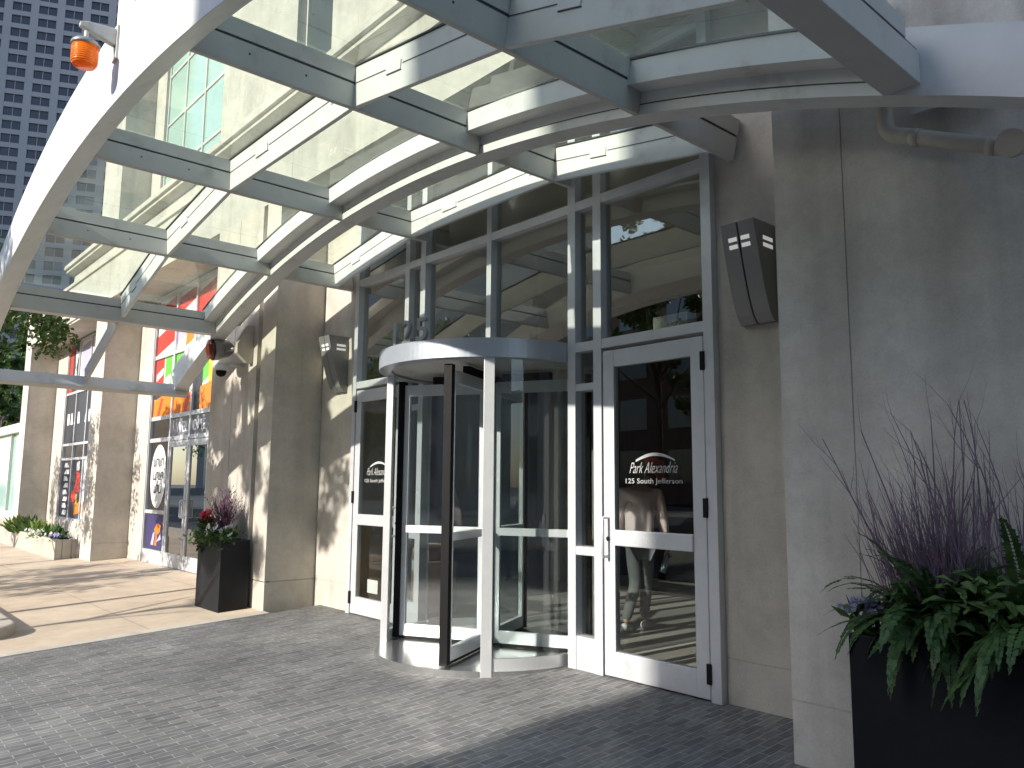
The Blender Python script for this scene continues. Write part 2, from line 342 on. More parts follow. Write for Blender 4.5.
# ------------------------------------------------------------------ main building
BL = thing('hotel_building', 'cream precast concrete building with tall piers and glazed bays behind the glass canopy', 'building', (-6, 6, 0))
def panels(name, xs, zs, y0, y1, m, gap=.008, inset=.006, base=None):
    b = MB()
    for i in range(len(xs)-1):
        for j in range(len(zs)-1):
            g0 = gap/2 if i else 0; g1 = gap/2 if i < len(xs)-2 else 0
            h0 = gap/2 if j else 0; h1 = gap/2 if j < len(zs)-2 else 0
            b.box(xs[i]+g0, xs[i+1]-g1, y0, y1, zs[j]+h0, zs[j+1]-h1)
    b.box(xs[0]+inset, xs[-1]-inset, y0+inset, y1-inset, zs[0]+inset, zs[-1]-inset)
    return b.build(name, m, BL)
panels('pier', [-2.43,-2.0,1.6,5.2,12], [-.4,.31,5.2], 4.3, 5.6, M_CONCR)
panels('recess_wall', [-3.30,-2.44], [-.1,.31,5.2], 4.97, 5.6, M_CONC)
panels('recess_wall', [-9.35,-8.45], [-.1,.31,5.2], 4.97, 5.6, M_CONC)
# left pier with a wide vertical reveal
b = MB()
for x0, x1, y in ((-9.77,-9.36,4.3),(-9.89,-9.775,4.36),(-10.65,-9.895,4.3),(-11.43,-10.66,4.3)):
    b.box(x0, x1, y, 5.6, -.4, .302); b.box(x0, x1, y, 5.6, .314, 5.2)
b.box(-11.42,-9.37,4.375,5.59,.2,.4); b.box(-11.4,-9.4,4.38,5.58,-.3,5.15)
b.build('pier', M_CONC, BL)
panels('recess_wall', [-13.15,-11.44], [-.1,.31,5.2], 4.97, 5.6, M_CONC)
panels('recess_wall', [-17.21,-16.35], [-.1,.31,5.2], 4.97, 5.6, M_CONC)
panels('pier', [-18.0,-17.2], [-.4,.31,5.2], 4.3, 5.6, M_CONC)
panels('recess_wall', [-19.1,-18.01], [-.1,.31,5.2], 4.97, 5.6, M_CONC)
panels('recess_wall', [-24.49,-23.4], [-.1,.31,5.2], 4.97, 5.6, M_CONC)
panels('pier', [-25.25,-24.5], [-.4,.31,5.2], 4.3, 9.0, M_CONC)
b = MB(); b.box(-23.4,-19.1,4.97,5.6,-.1,.55); b.build('window_apron', M_CONC, BL)
# lintels over the bays
panels('lintel', [-25.25,-20.3,-14.7,-9.1,-3.5,1.6,6.8,12], [5.2,6.0], 4.3, 6.2, M_CONCU)
b = MB(); b.sweep([[(x,4.3,6.0),(x,4.26,6.02),(x,4.26,6.09),(x,4.3,6.1),(x,5.6,6.1),(x,5.6,6.0)] for x in (-25.28,12.0)]); b.build('coping', M_CONCU, BL)
b = MB(); b.box(-24.49,-18.01,4.33,4.96,5.15,5.199); b.build('soffit', M_CONC, BL)
# first setback with its cornice
panels('upper_wall', [-25.25,-21.0,-16.2,-11.4,-6.6,-1.8,3,12], [6.1,7.45], 5.35, 8, M_CONCU)
b = MB(); b.sweep([[(x,5.35,7.45),(x,5.2,7.50),(x,5.16,7.51),(x,5.16,7.58),(x,5.1,7.59),(x,5.1,7.70),(x,8,7.70),(x,8,7.45)] for x in (-25.4,12.0)])
b.build('cornice', M_CONCU, BL)
# upper storeys, set back again
def upwall(name, x0, x1, y0, z0, z1, m=M_CONCU):
    b = MB(); b.box(x0, x1, y0, 9.0, z0, z1); return b.build(name, m, BL)
upwall('upper_wall', -25.25,-23.45,5.95,7.7,18)
upwall('upper_wall', -23.44,-22.61,6.75,7.7,18); upwall('upper_wall', -18.25,-13.7,6.75,7.7,18)
upwall('upper_wall', -22.6,-18.26,6.76,7.7,8.6); upwall('upper_wall', -22.6,-18.26,6.76,16,18)
upwall('upper_wall', -13.69,-13.55,6.05,7.7,18, M_STEEL)
upwall('upper_wall', -13.54,-12.66,5.95,7.7,18); upwall('upper_wall', -12.65,-11.35,5.96,7.7,8.75); upwall('upper_wall', -12.65,-11.35,5.96,12,18)
upwall('upper_wall', -11.34,12,5.95,7.7,18)
def window(x0, x1, z0, z1, y, nx, nz, m_glass, m_frame, bar=.05, parent=BL):
    b = MB()
    b.box(x0,x0+bar,y-.03,y+.06,z0,z1); b.box(x1-bar,x1,y-.03,y+.06,z0,z1)
    b.box(x0+bar,x1-bar,y-.03,y+.06,z0,z0+bar); b.box(x0+bar,x1-bar,y-.03,y+.06,z1-bar,z1)
    for i in range(1,nx):
        x = x0+(x1-x0)*i/nx; b.box(x-bar/2,x+bar/2,y-.027,y+.05,z0+bar,z1-bar)
    for j in range(1,nz):
        z = z0+(z1-z0)*j/nz; b.box(x0+bar,x1-bar,y-.022,y+.045,z-bar/2,z+bar/2)
    fr = b.build('window', m_frame, parent)
    g = MB(); g.box(x0+.02,x1-.02,y+.01,y+.025,z0+.02,z1-.02); g.build('pane', m_glass, fr)
    return fr
window(-22.6,-18.26,8.6,16,6.85,3,5,M_GL_GREEN,M_STEEL,.07)
window(-12.65,-11.35,8.75,12,6.15,1,2,M_GL_DARK,M_STEEL)
# lobby shell
b = MB(); b.box(-14,1,13,13.2,-.2,5.4); b.build('lobby_back_wall', M_WOOD, BL)
b = MB(); b.box(-14.2,-14,5.6,13.2,-.2,5.4); b.build('lobby_side_wall', M_LOBBY, BL)
b = MB(); b.box(1,1.2,5.6,13.2,-.2,5.4); b.build('lobby_side_wall', M_LOBBY, BL)
b = MB(); b.box(-14.2,1.2,5.62,13.2,5.4,5.6); b.build('lobby_ceiling', M_CEIL, BL)
for x in (-9.2,-2.6):
    b = MB(); b.box(x-.3,x+.3,9.0,9.6,0,5.4); b.build('lobby_column', M_LOBBY, BL)

# ------------------------------------------------------------------ entrance glazing
EY0, EY1, GY = 4.90, 5.02, 4.97
fr = MB()
MUL = [(-8.45,-8.37),(-7.36,-7.28),(-7.06,-6.97),(-5.92,-5.85),(-4.79,-4.70),(-4.49,-4.40),(-3.385,-3.30)]
for i, (a, c) in enumerate(MUL):
    fr.box(a, c, EY0, EY1, 2.60 if i == 3 else 0.0, 5.2)
def hbars(z0, z1, bays, dy=.004):
    for a, c in bays: fr.box(a, c, EY0+dy, EY1-dy, z0, z1)
BAY = [(MUL[i][1], MUL[i+1][0]) for i in range(6)]
hbars(3.92, 4.0, BAY); hbars(5.13, 5.2, BAY)
hbars(2.65, 2.73, [BAY[0],BAY[1],BAY[4],BAY[5]]); hbars(2.62, 2.73, [BAY[2],BAY[3]])
for k in (1, 4):
    hbars(2.31, 2.37, [BAY[k]]); hbars(.93, 1.0, [BAY[k]])
    hbars(0.0, .27, [BAY[k]], .008)
FR = fr.build('entrance_frame', M_ALU, BL)
def pane(a, c, z0, z1, parent, m, y=GY, name='pane'):
    g = MB(); g.box(a-.01, c+.01, y, y+.012, z0-.01, z1+.01); return g.build(name, m, parent)
for k, (a, c) in enumerate(BAY):
    pane(a, c, 4.0, 5.13, FR, M_GL_UP); pane(a, c, 2.73, 3.92, FR, M_GL_UP)
for k in (1, 4):
    a, c = BAY[k]
    pane(a, c, 2.37, 2.65, FR, M_GL_ENT); pane(a, c, 1.0, 2.31, FR, M_GL_ENT); pane(a, c, .27, .93, FR, M_GL_ENT)
# text helper
def text_mesh(body, width=None, height=None, shear=0.0, depth=.002, size=1.0, bold=0.0):
    cu = bpy.data.curves.new('lettering', 'FONT'); cu.body = body; cu.size = size; cu.shear = shear; cu.extrude = depth; cu.offset = bold
    cu.resolution_u = 3
    o = bpy.data.objects.new('lettering', cu); C.objects.link(o)
    me = bpy.data.meshes.new_from_object(o.evaluated_get(bpy.context.evaluated_depsgraph_get()))
    bpy.data.objects.remove(o); bpy.data.curves.remove(cu)
    xs = [v.co.x for v in me.vertices]; ys = [v.co.y for v in me.vertices]
    x0, x1, y0, y1 = min(xs), max(xs), min(ys), max(ys)
    sx = width/(x1-x0) if width else 1; sy = (height/(y1-y0)) if height else sx
    for v in me.vertices: v.co.x = (v.co.x-x0)*sx; v.co.y = (v.co.y-y0)*sy
    return me
def wall_text(body, x, y, z, width, height, m, name, parent=None, shear=0.0, depth=.002, bold=0.0, rotz=0.0):
    me = text_mesh(body, width, height, shear, depth, 1.0, bold); me.materials.clear(); me.materials.append(m)
    M4 = Matrix.Translation((x, y, z)) @ Matrix.Rotation(rotz, 4, 'Z') @ Matrix.Rotation(R(90), 4, 'X')
    me.transform(M4); me.name = name
    o = bpy.data.objects.new(name, me); C.objects.link(o)
    if parent is not None:
        o.parent = parent; o.matrix_parent_inverse = Matrix.Translation(parent.location).inverted() if parent.type == 'EMPTY' else Matrix.Identity(4)
    return o
def swing_door(x0, x1, hinge_right, label, letter=True, gl=M_GL_DOOR):
    b = MB(); y0, y1 = 4.905, 4.965
    gx0, gx1 = x0+.115, x1-.115
    b.box(x0,gx0,y0,y1,.012,2.62); b.box(gx1,x1,y0,y1,.012,2.62)
    b.box(gx0,gx1,y0+.002,y1-.002,.012,.205); b.box(gx0,gx1,y0+.002,y1-.002,2.48,2.62)
    d = b.build('door', M_ALU, BL, bevel=.004); d['label'] = label
    g = MB(); g.box(gx0-.01,gx1+.01,y0+.025,y0+.037,.195,2.49); g.build('glass', gl, d)
    r = MB(); r.box(gx0,gx1,y0-.02,y0+.02,1.03,1.155); r.build('push_rail', M_ALU, d, bevel=.006)
    hx = x0+.05 if hinge_right else x1-.05
    h = MB(); h.tube([(hx,y0,1.25),(hx,y0-.06,1.25),(hx,y0-.075,1.235),(hx,y0-.075,.955),(hx,y0-.06,.94),(hx,y0,.94)], .012, 8)
    h.build('pull_handle', M_ALU, d)
    l = MB(); l.lathe([(.0,0),(.018,0),(.018,.012),(0,.012)],0,0,14)
    for i, v in enumerate(l.v): l.v[i] = (hx+v[0], y0-v[2], 1.08+v[1])
    l.build('lock_cylinder', M_DARKBRONZE, d)
    ex = x1 if hinge_right else x0
    for z in (.12, 1.28, 2.36):
        k = MB(); k.box(ex-.018,ex+.018,y0-.018,y0-.001,z,z+.14); k.build('hinge', M_BLACK, d)
    if letter:
        cx = (gx0+gx1)/2; yy = y0+.02
        wall_text('125 South Jefferson', cx-.275, yy, 1.512, .55, .052, M_VINYL, 'lettering', d)
        wall_text('Park Alexandria', cx-.235, yy, 1.605, .47, .085, M_VINYL, 'lettering', d, shear=.5, bold=-.008)
        a = MB(); secs = []
        for i in range(25):
            t = -.9+1.8*i/24; th = .004+.009*math.sin(math.pi*(.15+.8*i/24))
            px, pz = cx+.02+.19*t/.9, 1.665+.085*math.cos(t*1.25)
            secs.append([(px,yy-.002,pz-th),(px,yy+.001,pz-th),(px,yy+.001,pz+th),(px,yy-.002,pz+th)])
        a.sweep(secs); a.build('arc_emblem', M_VINYL, d)
    return d
swing_door(-4.385,-3.395,True,'white framed glass door lettered with the street address, right of the revolving door')
swing_door(-8.36,-7.37,False,'white framed glass door at the left end of the entrance, beside the left wall lamp')
# right door closer box seen behind the transom glass
b = MB(); b.box(-3.95,-3.62,5.03,5.16,2.735,2.86); b.build('closer_box', M_STEEL, BL)

# ------------------------------------------------------------------ revolving door
CX, CYD = -5.885, 4.95
RV = thing('revolving_door', 'round revolving door with four glass wings under a silver ring bearing 125', 'revolving door', (CX, CYD, 0))
def pol(r, a, z): return (CX + r*math.sin(R(a)), CYD - r*math.cos(R(a)), z)     # a from the street side, + to the right
def ringseg(b, r0, r1, a0, a1, z0, z1, n=40):
    secs = []
    for i in range(n+1):
        a = a0+(a1-a0)*i/n
        secs.append([pol(r0,a,z0),pol(r1,a,z0),pol(r1,a,z1),pol(r0,a,z1)])
    full = abs(a1-a0) >= 360
    b.sweep(secs, caps=not full, sm=False)
b = MB(); ringseg(b, .97, 1.09, -92, 92, 2.58, 2.745, 64); o = b.build('ring_fascia', M_RING, RV)
b = MB(); b.sweep([[pol(.968,a,2.60) for a in [-180+i*7.5 for i in range(48)]],[pol(.968,a,2.74) for a in [-180+i*7.5 for i in range(48)]]])
b.build('ceiling_disc', M_STEEL, RV)
b = MB(); ringseg(b, .96, 1.05, 91, 269, 2.58, 2.72, 48); b.build('inner_ring', M_ALU, RV)
b = MB(); b.sweep([[pol(1.06,a,-.12) for a in [i*5 for i in range(72)]],[pol(1.06,a,.006) for a in [i*5 for i in range(72)]]]); b.build('floor_disc', M_DISC, RV)
for a, wd in ((49,.046),(-53,.034)):
    q = MB(); c, s_ = math.cos(R(a)), math.sin(R(a))
    t = Vector((c, s_, 0)); n = Vector((s_, -c, 0)); p = Vector(pol(1.03, a, 0))
    pts = [p-t*wd-n*.035, p+t*wd-n*.035, p+t*wd+n*.035, p-t*wd+n*.035]
    q.hexa([(v.x,v.y,-.06) for v in pts]+[(v.x,v.y,2.58) for v in pts]); q.build('post', M_POST, RV, bevel=.004)
for a in (131,-131):
    q = MB(); p = pol(1.0,a,0); q.box(p[0]-.03,p[0]+.03,p[1]-.03,p[1]+.03,0.0,2.58); q.build('post', M_POST, RV)
for a0, a1 in ((51,90),(-90,-55),(92,129),(-129,-92)):
    q = MB(); ringseg(q, 1.024, 1.034, a0, a1, .10, 2.58, 14); q.build('curved_glass', M_GL_REV, RV)
    q = MB(); ringseg(q, 1.005, 1.05, a0, a1, -.06, .10, 14); q.build('base_rail', M_POST, RV)
q = MB(); q.tube([(CX,CYD,.0),(CX,CYD,2.6)], .035, 16); q.build('centre_shaft', M_ALU, RV)
PH = 28.0
for k in range(4):
    a = PH + 90*k
    d = Vector((math.sin(R(a)), -math.cos(R(a)), 0)); nn = Vector((-d.y, d.x, 0)); cen = Vector((CX, CYD, 0))
    def pt(r, o_, z): v = cen + d*r + nn*o_; return (v.x, v.y, z)
    def lbox(bb, r0, r1, z0, z1, th):
        bb.hexa([pt(r0,-th,z0),pt(r1,-th,z0),pt(r1,th,z0),pt(r0,th,z0),pt(r0,-th,z1),pt(r1,-th,z1),pt(r1,th,z1),pt(r0,th,z1)])
    bb = MB()
    lbox(bb,.06,.11,.04,2.50,.022); lbox(bb,.88,.95,.04,2.50,.022)
    lbox(bb,.11,.90,.04,.15,.02); lbox(bb,.11,.90,2.39,2.50,.02)
    wg = bb.build('wing', M_ALU, RV); 
    g = MB(); lbox(g,.10,.91,.14,2.40,.005); g.build('glass', M_GL_WING if k % 2 else M_GL_WINGC, wg)
    g = MB(); lbox(g,.11,.90,1.03,1.10,.03); g.build('push_bar', M_ALU, wg)
    g = MB(); lbox(g,.935,1.0,.02,2.54,.036); g.build('brush_edge', M_BLACK, wg)
    g = MB(); lbox(g,.12,.95,.012,.039,.012); g.build('bottom_brush', M_BLACK, wg)
    g = MB(); lbox(g,.12,.62,2.505,2.575,.03); g.build('hanger_arm', M_BLACK, wg)
for ch, a in (('1',-3.5),('2',6.0),('5',15.5)):
    p = pol(1.075, a, 2.747)
    wd = {'1':.045,'2':.115,'5':.12}[ch]
    wall_text(ch, p[0]-wd/2*math.cos(R(a)), p[1]-wd/2*math.sin(R(a)), 2.747, wd, .20, M_DIGIT, 'digit', RV, depth=.018, bold=.006, rotz=R(a))

# ------------------------------------------------------------------ canopy
XC, ZC, RA = -5.88, -8.35, 12.56
CN = thing('entrance_canopy', 'arched white steel and glass canopy over the entrance driveway', 'canopy', (XC, 4.7, 4.2))
def arc(r, a, y): return (XC + r*math.sin(R(a)), y, ZC + r*math.cos(R(a)))
def arcsweep(b, prof, a0, a1, n, sm=False):
    b.sweep([[arc(r, a0+(a1-a0)*i/n, y) for r, y in prof] for i in range(n+1)], sm=sm)
END = 27.4
ANG = [-20.0,-12.6,-5.02,5.02,12.6,20.0]
# deep front arch
b = MB(); secs = []
for i in range(61):
    x = -5.83+11.66*i/60
    zf = -9.2+math.sqrt(13.24**2-x*x); zb = ZC+math.sqrt(RA**2-x*x)
    rt_ = 13.84-.0145*x*x; zt = -9.2+math.sqrt(rt_**2-x*x)
    secs.append([(XC+x,1.33,zf),(XC+x,1.55,zb),(XC+x,1.55,zt),(XC+x,1.33,zt)])
b.sweep(secs); b.build('front_arch', M_WHITE, CN, bevel=.008)
# main rear arch with a gutter either side
b = MB(); arcsweep(b, [(12.56,3.85),(12.56,4.03),(12.89,4.03),(12.89,3.85)], -END, END, 56); MA = b.build('main_arch', M_WHITE, CN)
b = MB(); arcsweep(b, [(12.625,3.847),(12.625,3.8495),(12.632,3.8495),(12.632,3.847)], -19.8, 19.8, 48); b.build('seam', M_GASKET, MA)
for y0, y1, yo in ((3.70,3.849,3.70),(4.031,4.18,4.18)):
    b = MB(); arcsweep(b, [(12.705,y0),(12.705,y1),(12.86,y1),(12.86,y0)], -20, 20, 48); b.build('gutter', M_WHITE, MA)
b = MB(); arcsweep(b, [(12.862,3.69),(12.862,3.72),(12.876,3.72),(12.876,3.69)], -20, 20, 48); b.build('gasket', M_GASKET, MA)
# straight purlins
def radial_box(b, a, w_, r0, r1, y0, y1):
    er = Vector((math.sin(R(a)),0,math.cos(R(a)))); et = Vector((math.cos(R(a)),0,-math.sin(R(a)))); o = Vector((XC,0,ZC))
    P = lambda t, r, y: tuple(o+er*r+et*t+Vector((0,y,0)))
    b.hexa([P(-w_/2,r0,y0),P(w_/2,r0,y0),P(w_/2,r0,y1),P(-w_/2,r0,y1),P(-w_/2,r1,y0),P(w_/2,r1,y0),P(w_/2,r1,y1),P(-w_/2,r1,y1)])
for a in ANG:
    edge = abs(a) > 15
    wd = .10 if edge else .05
    spans = [(1.555,3.846)] + ([] if edge else [(4.034,4.95)])
    if edge:
        xa, xb = (-1.56, -1.385) if a > 0 else (-10.375, -10.20)
        b = MB(); b.box(xa, xb, 1.555, 3.846, 3.435, 3.60); p = b.build('purlin', M_STEEL, CN, bevel=.004)
        b = MB(); b.box(xa+.01, xb-.008, 1.555, 3.84, 3.60, 3.615); b.build('gasket', M_GASKET, p)
        b = MB(); b.box(xa+.002, xb-.002, 1.555, 3.70, 3.615, 3.71); b.build('glazing_bar', M_STEEL, p)
        continue
    for y0, y1 in spans:
        b = MB(); radial_box(b, a, wd, 12.563, 12.735, y0, y1); p = b.build('purlin', M_STEEL, CN, bevel=.004)
        b = MB(); radial_box(b, a, wd-.018, 12.7352, 12.7525, y0, y1-.02); b.build('gasket', M_GASKET, p)
        ye = 3.698 if y0 < 2 else y1
        b = MB(); radial_box(b, a, wd-.004, 12.753, 12.868, y0 if y0 < 2 else 4.182, ye); b.build('glazing_bar', M_STEEL, p)
        for q, yy in enumerate((y0+.35, y0+.75)):
            if y0 < 2:
                b = MB(); radial_box(b, a, wd+.006, 12.66, 12.672, yy, yy+.012); b.build('bolt', M_GASKET, p)
# faceted ribs between the purlins
def chord_box(b, a0, a1, r0, r1, y0, y1, t0=0.0, t1=1.0):
    def P(t, r, y):
        p, q = Vector(arc(r, a0, y)), Vector(arc(r, a1, y)); return tuple(p+(q-p)*t)
    b.hexa([P(t0,r0,y0),P(t1,r0,y0),P(t1,r0,y1),P(t0,r0,y1),P(t0,r1,y0),P(t1,r1,y0),P(t1,r1,y1),P(t0,r1,y1)])
def rib(a0, a1, y, full):
    da = (.026 if abs(a0) < 15 else .052)/12.6*57.3; db = (.026 if abs(a1) < 15 else .052)/12.6*57.3
    a0 += da; a1 -= db
    b = MB(); chord_box(b, a0, a1, 12.566, 12.862, y-.018, y+.018); r_ = b.build('rib', M_WHITE, CN, bevel=.003)
    yf = y-.0215
    b = MB(); chord_box(b, a0, a1, 12.735, 12.741, yf, y-.0185, .0, .26); b.build('gasket', M_GASKET, r_)
    b = MB(); chord_box(b, a0, a1, 12.735, 12.741, yf, y-.0185, .38, .86); b.build('gasket', M_GASKET, r_)
    b = MB(); chord_box(b, a0, a1, 12.70, 12.765, yf-.004, y-.0185, .26, .37); b.build('clip', M_WHITE, r_)
    b = MB(); chord_box(b, a0, a1, 12.70, 12.765, yf-.004, y-.0185, .87, .97); b.build('clip', M_WHITE, r_)
    b = MB(); chord_box(b, a0, a1, 12.692, 12.699, yf, y-.0185, .265, .375); b.build('gasket', M_GASKET, r_)
    b = MB(); chord_box(b, a0, a1, 12.863, 12.874, y-.03, y+.03); b.build('gasket', M_GASKET, r_)
for i in range(5): rib(ANG[i], ANG[i+1], 2.70, True)
for i in range(1, 4): rib(ANG[i], ANG[i+1], 4.71, False)
for sgn in (-1, 1):
    b = MB(); a0, a1 = (-END+.28, -20.25) if sgn < 0 else (20.25, END-.28)
    chord_box(b, a0, a1, 12.566, 12.76, 2.682, 2.718); b.build('rib', M_STEEL, CN, bevel=.003)
    b = MB(); radial_box(b, sgn*END, .09, 12.49, 12.66, 1.40, 4.03); b.build('tie_beam', M_STEEL, CN, bevel=.004)
# glass panes
for i in range(5):
    for y0, y1 in ((1.555,2.695),(2.705,3.86)):
        b = MB(); chord_box(b, ANG[i]+.02, ANG[i+1]-.02, 12.878, 12.890, y0, y1); b.build('glass_pane', M_GL_CAN, CN)
for i in range(1, 4):
    b = MB(); chord_box(b, ANG[i]+.02, ANG[i+1]-.02, 12.878, 12.890, 4.06, 4.86); b.build('glass_pane', M_GL_CAN, CN)

# ------------------------------------------------------------------ warning beacon
def amber():
    m, nt, out = mat('amber_plastic')
    b = N(nt, 'ShaderNodeBsdfPrincipled', i_Roughness=.18); b.inputs['Base Color'].default_value = (.85,.24,.012,1)
    wv = N(nt, 'ShaderNodeTexWave', i_Scale=22.0, i_Distortion=.4); wv.bands_direction = 'Z'
    tc = N(nt, 'ShaderNodeTexCoord'); nt.links.new(tc.outputs['Object'], wv.inputs['Vector'])
    bp = N(nt, 'ShaderNodeBump', i_Strength=.5, i_Distance=.008); nt.links.new(wv.outputs['Fac'], bp.inputs['Height']); nt.links.new(bp.outputs[0], b.inputs['Normal'])
    tl = N(nt, 'ShaderNodeBsdfTranslucent'); tl.inputs[0].default_value = (.95,.30,.02,1)
    mx = N(nt, 'ShaderNodeMixShader', i_0=.45); nt.links.new(b.outputs[0], mx.inputs[1]); nt.links.new(tl.outputs[0], mx.inputs[2])
    nt.links.new(mx.outputs[0], out.inputs[0]); return m
M_AMBER = amber()
BX, BY, BZ = -5.60, 1.33, 4.52
BE = thing('warning_beacon', 'amber warning beacon on a grey arm bolted to the white canopy arch', 'beacon', (BX, BY, BZ))
b = MB(); b.box(BX-.05,BX+.05,BY-.014,BY-.001,BZ-.17,BZ+.07); b.build('back_plate', M_STEEL, BE)
b = MB(); b.sweep([[(BX-.03,BY-.015,BZ-.07),(BX+.03,BY-.015,BZ-.07),(BX+.03,BY-.015,BZ+.05),(BX-.03,BY-.015,BZ+.05)],
                   [(BX-.025,BY-.19,BZ-.02),(BX+.025,BY-.19,BZ-.02),(BX+.025,BY-.19,BZ+.035),(BX-.025,BY-.19,BZ+.035)],
                   [(BX-.02,BY-.235,BZ-.01),(BX+.02,BY-.235,BZ-.01),(BX+.02,BY-.235,BZ+.02),(BX-.02,BY-.235,BZ+.02)]]); b.build('arm', M_STEEL, BE, bevel=.006)
by = BY-.19
b = MB(); b.tube([(BX,by,BZ-.03),(BX,by,BZ-.10)], .014, 10); b.build('stem', M_STEEL, BE)
b = MB(); b.lathe([(0,BZ-.09),(.03,BZ-.09),(.075,BZ-.105),(.088,BZ-.12),(.088,BZ-.142),(0,BZ-.142)], BX, by, 24); b.build('cap', M_SCONCE, BE)
b = MB(); b.lathe([(0,BZ-.142),(.082,BZ-.143),(.083,BZ-.22),(.080,BZ-.255),(.066,BZ-.278),(.0,BZ-.283)], BX, by, 28); b.build('lens', M_AMBER, BE)

# ------------------------------------------------------------------ wall lamps
def sconce(xl, label):
    t = thing('wall_lamp', label, 'wall lamp', (xl+.13, 4.97, 2.98), 'curved metal wall lamps on the recess walls')
    W = .265; zt, zb = 3.335, 2.645
    def yfront(u): return 4.955 - (.235*(1-u) ** .62 if u < 1 else 0) * 1.0 - .035
    for h0, h1 in ((0,.127),(.138,W)):
        b = MB(); secs = []
        for i in range(13):
            u = i/12; z = zt+(zb-zt)*u; ins = .012*u
            secs.append([(xl+h0,yfront(u),z),(xl+h1,yfront(u),z),(xl+h1,4.967,z),(xl+h0,4.967,z)])
        b.sweep(secs); b.build('shade', M_SCONCE, t, bevel=.003)
    b = MB(); secs = []
    for i in range(13):
        u = i/12; z = (zt-.01)+(zb-zt+.02)*u
        secs.append([(xl+.127,yfront(u)+.012,z),(xl+.138,yfront(u)+.012,z),(xl+.138,4.965,z),(xl+.127,4.965,z)])
    b.sweep(secs); b.build('slot_liner', M_BLACK, t)
    for z in (3.155, 3.205):
        for x0, x1 in ((xl+.05,xl+.117),(xl+.148,xl+.215)):
            b = MB(); u = (zt-z)/(zt-zb); y = yfront(u)
            u1 = (zt-z-.028)/(zt-zb); y1 = yfront(u1)
            b.hexa([(x0,y-.002,z),(x1,y-.002,z),(x1,y+.03,z),(x0,y+.03,z),(x0,y1-.002,z+.028),(x1,y1-.002,z+.028),(x1,y1+.03,z+.028),(x0,y1+.03,z+.028)])
            b.build('light_slot', M_FROST, t)
        b = MB(); b.box(xl+W-.01,xl+W+.002,4.80,4.925,z,z+.028); b.build('light_slot', M_FROST, t)
    return t
sconce(-3.075, 'curved grey metal wall lamp right of the entrance glazing, in full shade')
sconce(-8.965, 'curved grey metal wall lamp left of the entrance glazing, half in sun')
# ------------------------------------------------------------------ drain pipe and brace
PP = thing('drain_pipe', 'painted drain pipe with elbow running along the stained wall under the canopy', 'pipe', (-1.7, 4.2, 3.4))
pth = [(-1.70,4.19,4.2),(-1.70,4.19,3.45)] + [(-1.70+.09*(1-math.cos(R(t))),4.19,3.45-.09*math.sin(R(t))) for t in (20,40,60,80)] + [(-1.60,4.19,3.35),(-1.13,4.19,3.13),(-1.08,4.19,3.13),(-1.06,4.24,3.13)]
b = MB(); b.tube(pth, .042, 16); b.build('pipe', M_PIPE, PP)
for x, z in ((-1.55,3.325),(-1.20,3.163)):
    b = MB(); b.tube([(x-.02,4.19,z+.008),(x+.02,4.19,z-.008)], .047, 16); b.build('coupling', M_PIPE, PP)
b = MB(); b.tube([(-1.10,4.15,3.13),(-1.10,4.10,3.12)], .066, 18); b.build('clean_out_cap', M_PIPE, PP)
b = MB(); b.sweep([[(-1.62,y,3.62),(-1.58,y,3.47),(-1.22,y,3.47),(-1.02,y,3.56),(-1.02,y,3.72),(-1.62,y,3.72)] for y in (4.22,4.235)])
tag(b.build('brace_plate', M_STEEL), 'angled steel gusset plate on the wall above the drain pipe', 'bracket')

# ------------------------------------------------------------------ flood lamp and security camera on the left pier
M_LENSR = paint('smoked_red_lens', (.10,.018,.012), .12)
FX, FY, FZ = -10.42, 4.02, 3.30
FL = thing('flood_lamp', 'flood lamp with a dark red lens on a tan wall bracket, above the camera', 'lamp', (FX, 4.3, FZ))
b = MB(); b.sweep([[(x,4.298,FZ+.28),(x,4.298,FZ-.22),(x,4.22,FZ-.22),(x,FY+.06,FZ-.10),(x,FY+.06,FZ+.02),(x,4.22,FZ+.28)] for x in (FX+.30,FX+.40)]); b.build('wall_bracket', M_CONC, FL, bevel=.005)
b = MB(); b.tube([(FX+.35,FY+.1,FZ-.04),(FX+.05,FY,FZ-.04)], .03, 10); b.build('arm', M_SCONCE, FL)
b = MB(); b.tube([(FX,FY+.16,FZ+.0),(FX,FY+.10,FZ),(FX,FY-.05,FZ-.02),(FX,FY-.12,FZ-.03)], [.06,.11,.15,.155], 22); b.build('housing', M_SCONCE, FL)
b = MB(); b.tube([(FX,FY-.122,FZ-.03),(FX,FY-.16,FZ-.035),(FX,FY-.18,FZ-.037)], [.145,.13,.07], 22); b.build('lens', M_LENSR, FL)
CMR = thing('security_camera', 'small white dome security camera below the flood lamp', 'camera', (-10.3, 4.2, 3.0))
b = MB(); b.tube([(-10.32,4.299,3.08),(-10.32,4.12,3.08),(-10.32,4.05,3.04)], .03, 12); b.build('arm', M_WHITE, CMR)
b = MB(); b.lathe([(0,3.08),(.05,3.075),(.085,3.04),(.09,2.99),(.07,2.98),(0,2.98)], -10.32, 4.0, 22); b.build('housing', M_WHITE, CMR)
b = MB(); b.lathe([(.07,2.978),(.065,2.94),(.045,2.91),(0,2.895)], -10.32, 4.0, 22); b.build('dome', M_BLACK, CMR)

